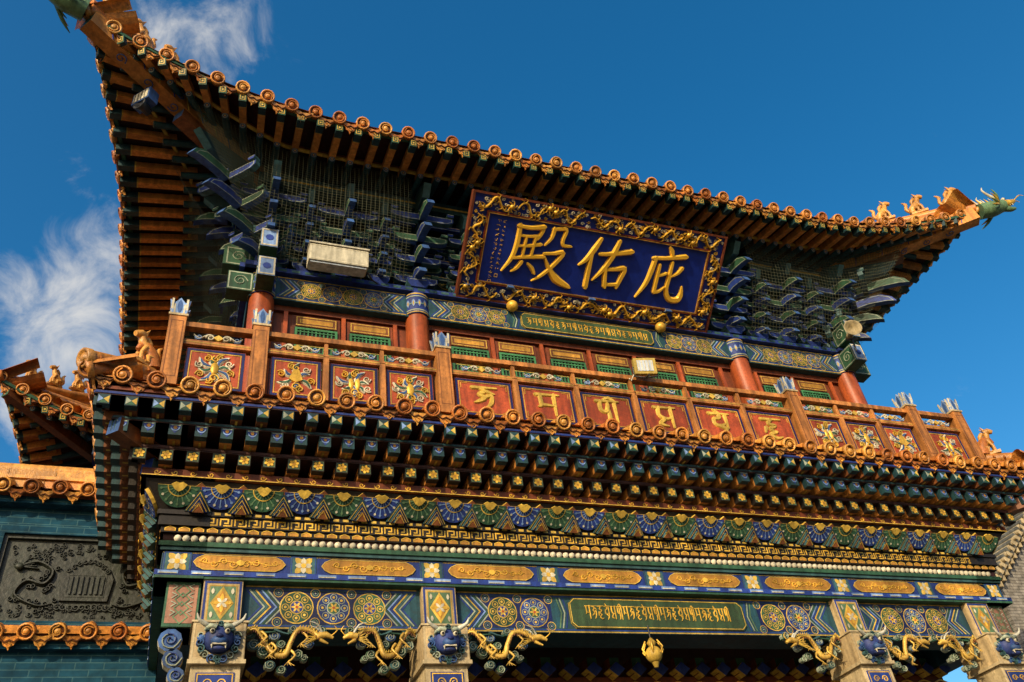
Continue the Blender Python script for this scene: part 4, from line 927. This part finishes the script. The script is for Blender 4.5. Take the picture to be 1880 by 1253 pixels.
for i in range(9): spiral(F,b,cxr-.2+i*.05,cy+.1+.12*math.sin(i*math.pi/8),.03,1.3,i,.014,.02,'relief_shaded',.05)
for i in range(11): spiral(F,b,cxr-.3+i*.06,cy-.31,.04,1.3,i,.018,.025,'relief_shaded',.012)
for sg in (-1,1):
    pts=[(cxr+sg*.30,cy-.28),(cxr+sg*.45,cy-.30),(cxr+sg*.68,cy-.18),(cxr+sg*.60,cy-.02),(cxr+sg*.42,cy-.05),(cxr+sg*.36,cy+.10),(cxr+sg*.52,cy+.2),(cxr+sg*.68,cy+.15)]
    b.rib(F,pts,[.01,.03,.045,.055,.055,.05,.04,.05],.05,'relief_shaded',.012,sub=5,flat=.3)
    for p_ in pts: 
        for a in range(4): spiral(F,b,p_[0]+random.uniform(-.08,.08),p_[1]+random.uniform(-.08,.08),.03,1.2,a*2,.012,.03,'relief_shaded',.012)
    b.ball(F.p(cxr+sg*.7,cy+.14,.05),(.05,.04,.03),'relief_shaded',F)
    for a in range(5): b.rib(F,[(cxr+sg*.7,cy+.14),(cxr+sg*(.62-.03*a),cy+.24-.03*a)],[.02,.005],.04,'relief_shaded',.012)
for i in range(120): spiral(F,b,random.uniform(x0+.1,x1-.05),random.choice((random.uniform(y0+.07,y0+.22),random.uniform(y1-.25,y1-.07))),.03,1.2,i,.010,.016,'relief_shaded',.012,n=6)
b.build('relief_panel',bw_)
b=B()
for zc,dy,back in ((7.08,.28,.5),(5.42,.22,.2)):
    b.box(F,-14,-4.95,zc-.14,zc-.06,0,dy*.5,'brick_teal'); b.box(F,-14,-4.95,zc-.06,zc-.0,0,dy*.8,'tile_dark')
    for i in range(31):
        x=-13.9+i*.293; cap_tile(b,(x,2.0-dy,zc),V((1,0,0)),V((0,-1,0)),D2R(28),L=.42 if back>.3 else .24)
    b.add([F.p(-14,zc-.02,dy),F.p(-4.95,zc-.02,dy),F.p(-4.95,zc+.2,dy-.4 if back>.3 else dy-.2),F.p(-14,zc+.2,dy-.4 if back>.3 else dy-.2)],[(0,1,2,3)],'tile')
    if back>.3:
        for j in range(18):
            xa=-14+j*.5; b.box(F,xa,xa+.494,zc+.10,zc+.24,-.35,.0,random.choice(TM)); b.box(F,xa+.1,xa+.594,zc+.28,zc+.38,-.35,-.02,random.choice(TM))
        b.box(F,-14,-5.0,zc+.24,zc+.28,-.35,.03,'tile_c'); b.tube([(-14,2.15,zc+.43),(-5.0,2.15,zc+.43)],.09,'tile_c',10)
b.build('wall_coping',bw_)
# ================================================================== side hall
sh=top('side_hall'); HRc=Roof(-4.3,6.5,3.25,3.5,3.0,3.25,9.05,.42,.3,1.8,2.0,2.25,9.3)
b=B(); b2=B(); make_roof(HRc,'fl',b,b2,M=2.2)
ci=V((-6.3,4.25,9.05)); co=V((-7.45,3.10,9.30)); b2.beam(ci,co,.12,.15,'raf_brown','green')
rt=co+Z*.2; b.tube([rt,rt.lerp(V((-5.8,4.9,10.5)),.4)-Z*.08,V((-5.8,4.9,10.5))],[.08,.09,.1],'tile',8,sub=3)
F=Fr((-4.3,4.25,0),(1,0,0),(0,0,1)); b2.box(F,-2.0,2.0,0,9.2,-4,0,'red_brown'); b2.box(F,-2.1,2.1,8.5,8.8,-.1,.1,'blue')
for i in range(5): b2.box(F,-2+i*.9,-1.8+i*.9,8.8,9.1,0,.5,'blue','lt_blue')
b.build('roof_tiles',sh); b2.build('eaves_and_walls',sh)
for k in range(3): beast('ridge_beast',rt.lerp(V((-5.8,4.9,10.5)),.12+.16*k)+Z*.07,-2.35,.8)
# ================================================================== gabled hall to the right
gh=top('gabled_hall'); b=B(); F=Fr((0,6.0,0),(1,0,0),(0,0,1))
xa,za,xp,zp=12.3,8.0,20.3,14.6
b.prism(F,[(12.9,0),(27.7,0),(27.7,8.2),(xp,zp-.3),(12.9,8.2)],-1.2,0,'grey_brick')
for sg in (1,-1):
    def mx(p): return (xp+(p[0]-xp)*sg,p[1])
    q=[(xa,za),(xp,zp),(xp,zp+.2),(xa-.1,za+.16)]
    pts=[mx(p) for p in q]; b.prism(F,pts if sg>0 else pts[::-1],-1.4,.25,'cream','cream')
    for i in range(34):
        u=i/34; x=xa+(xp-xa)*u; z=za+(zp-za)*u+.22; p=mx((x,z)); b.tube([F.p(p[0],p[1],-1.4),F.p(p[0],p[1],.3)],.07,'grey_tile',7)
    for i in range(44):
        u=i/44; x=xa+(xp-xa)*u; z=za+(zp-za)*u; p=mx((x,z)); b.box(F,p[0]-.05,p[0]+.05,p[1]-.16,p[1]-.03,.0,.2,'cream')
        b.tube([F.p(p[0],p[1]+.17,.26),F.p(p[0],p[1]+.17,.34)],.06,'cream',8)
b.tube([F.p(xp,zp+.4,-1.4),F.p(xp,zp+.4,.3)],.22,'grey_tile',8)
b.build('hall_body',gh)
# ================================================================== ground
b=B(); b.add([V((-300,-300,0)),V((300,-300,0)),V((300,300,0)),V((-300,300,0))],[(0,1,2,3)],'paving'); b.build('ground')
b=B(); b.box(Fr((0,CY,0),(1,0,0),(0,1,0)),-5.6,5.6,-3.9,3.9,.004,.3,'grey_brick'); b.build('stone_plinth',gate)
# ================================================================== camera, light, world
cam=bpy.data.cameras.new('camera'); co_=bpy.data.objects.new('camera',cam); bpy.context.collection.objects.link(co_)
cam.sensor_width=36; cam.lens=30.06; cam.clip_end=1000
R=V((.9385,-.3254,-.1159)); Bk=-V((.3231,.7085,.6275))
R.normalize(); Bk.normalize(); U=Bk.cross(R).normalized(); 
M=Matrix((( R.x,U.x,Bk.x,-4.79),(R.y,U.y,Bk.y,-8),(R.z,U.z,Bk.z,1.6),(0,0,0,1)))
co_.matrix_world=M; bpy.context.scene.camera=co_
el=D2R(24); az=D2R(220)
sd=V((math.sin(az)*math.cos(el),math.cos(az)*math.cos(el),math.sin(el)))
sl=bpy.data.lights.new('sun','SUN'); sl.energy=5.0; sl.angle=D2R(.5); sl.color=(1,.81,.52); so=bpy.data.objects.new('sun',sl); bpy.context.collection.objects.link(so)
so.rotation_euler=sd.to_track_quat('Z','Y').to_euler(); so.location=(-20,-20,20)
w=bpy.data.worlds.new('World'); bpy.context.scene.world=w; w.use_nodes=True; N=w.node_tree.nodes; L=w.node_tree.links
bg=N['Background']; sky=N.new('ShaderNodeTexSky'); sky.sky_type='NISHITA'; sky.sun_disc=False; sky.sun_elevation=el; sky.sun_rotation=az; sky.ozone_density=2.3; sky.dust_density=2.2; sky.air_density=1.0
hs=N.new('ShaderNodeHueSaturation'); hs.inputs['Hue'].default_value=.494; hs.inputs['Saturation'].default_value=1.42; hs.inputs['Value'].default_value=1.9; L.new(sky.outputs[0],hs.inputs['Color'])
tc=N.new('ShaderNodeTexCoord')
nz=N.new('ShaderNodeTexNoise'); nz.inputs['Scale'].default_value=12; nz.inputs['Detail'].default_value=11; nz.inputs['Roughness'].default_value=.62; nz.inputs['Distortion'].default_value=.6; L.new(tc.outputs['Generated'],nz.inputs['Vector'])
acc=None
for dvec,rad,st in ((V((-.0558,.5986,.9466)),.12,.82),(V((-.155,.842,.723)),.14,.9),(V((-.15,.87,.67)),.11,.9),(V((-.19,.90,.60)),.13,.75),(V((-.17,.74,.80)),.05,.5),(V((.9,.68,.37)),.14,.5)):
    dvec=dvec.normalized(); ds=N.new('ShaderNodeVectorMath'); ds.operation='DISTANCE'; ds.inputs[1].default_value=dvec; L.new(tc.outputs['Generated'],ds.inputs[0])
    mr=N.new('ShaderNodeMapRange'); mr.inputs[1].default_value=0; mr.inputs[2].default_value=rad; mr.inputs[3].default_value=st; mr.inputs[4].default_value=0; L.new(ds.outputs['Value'],mr.inputs[0])
    if acc is None: acc=mr.outputs[0]
    else:
        ad=N.new('ShaderNodeMath'); ad.operation='MAXIMUM'; L.new(acc,ad.inputs[0]); L.new(mr.outputs[0],ad.inputs[1]); acc=ad.outputs[0]
ad=N.new('ShaderNodeMath'); ad.operation='MULTIPLY_ADD'; ad.inputs[1].default_value=.5; L.new(acc,ad.inputs[0]); L.new(nz.outputs['Fac'],ad.inputs[2])
mr=N.new('ShaderNodeMapRange'); mr.inputs[1].default_value=.66; mr.inputs[2].default_value=1.08; mr.inputs[4].default_value=.85; mr.interpolation_type='SMOOTHSTEP'; L.new(ad.outputs[0],mr.inputs[0])
mx=N.new('ShaderNodeMixRGB'); L.new(mr.outputs[0],mx.inputs[0]); L.new(hs.outputs[0],mx.inputs[1]); mx.inputs[2].default_value=(8.0,7.8,7.4,1)
L.new(mx.outputs[0],bg.inputs['Color']); bg.inputs['Strength'].default_value=.1
s=bpy.context.scene; s.view_settings.view_transform='Standard'; s.view_settings.look='None'; s.view_settings.exposure=0
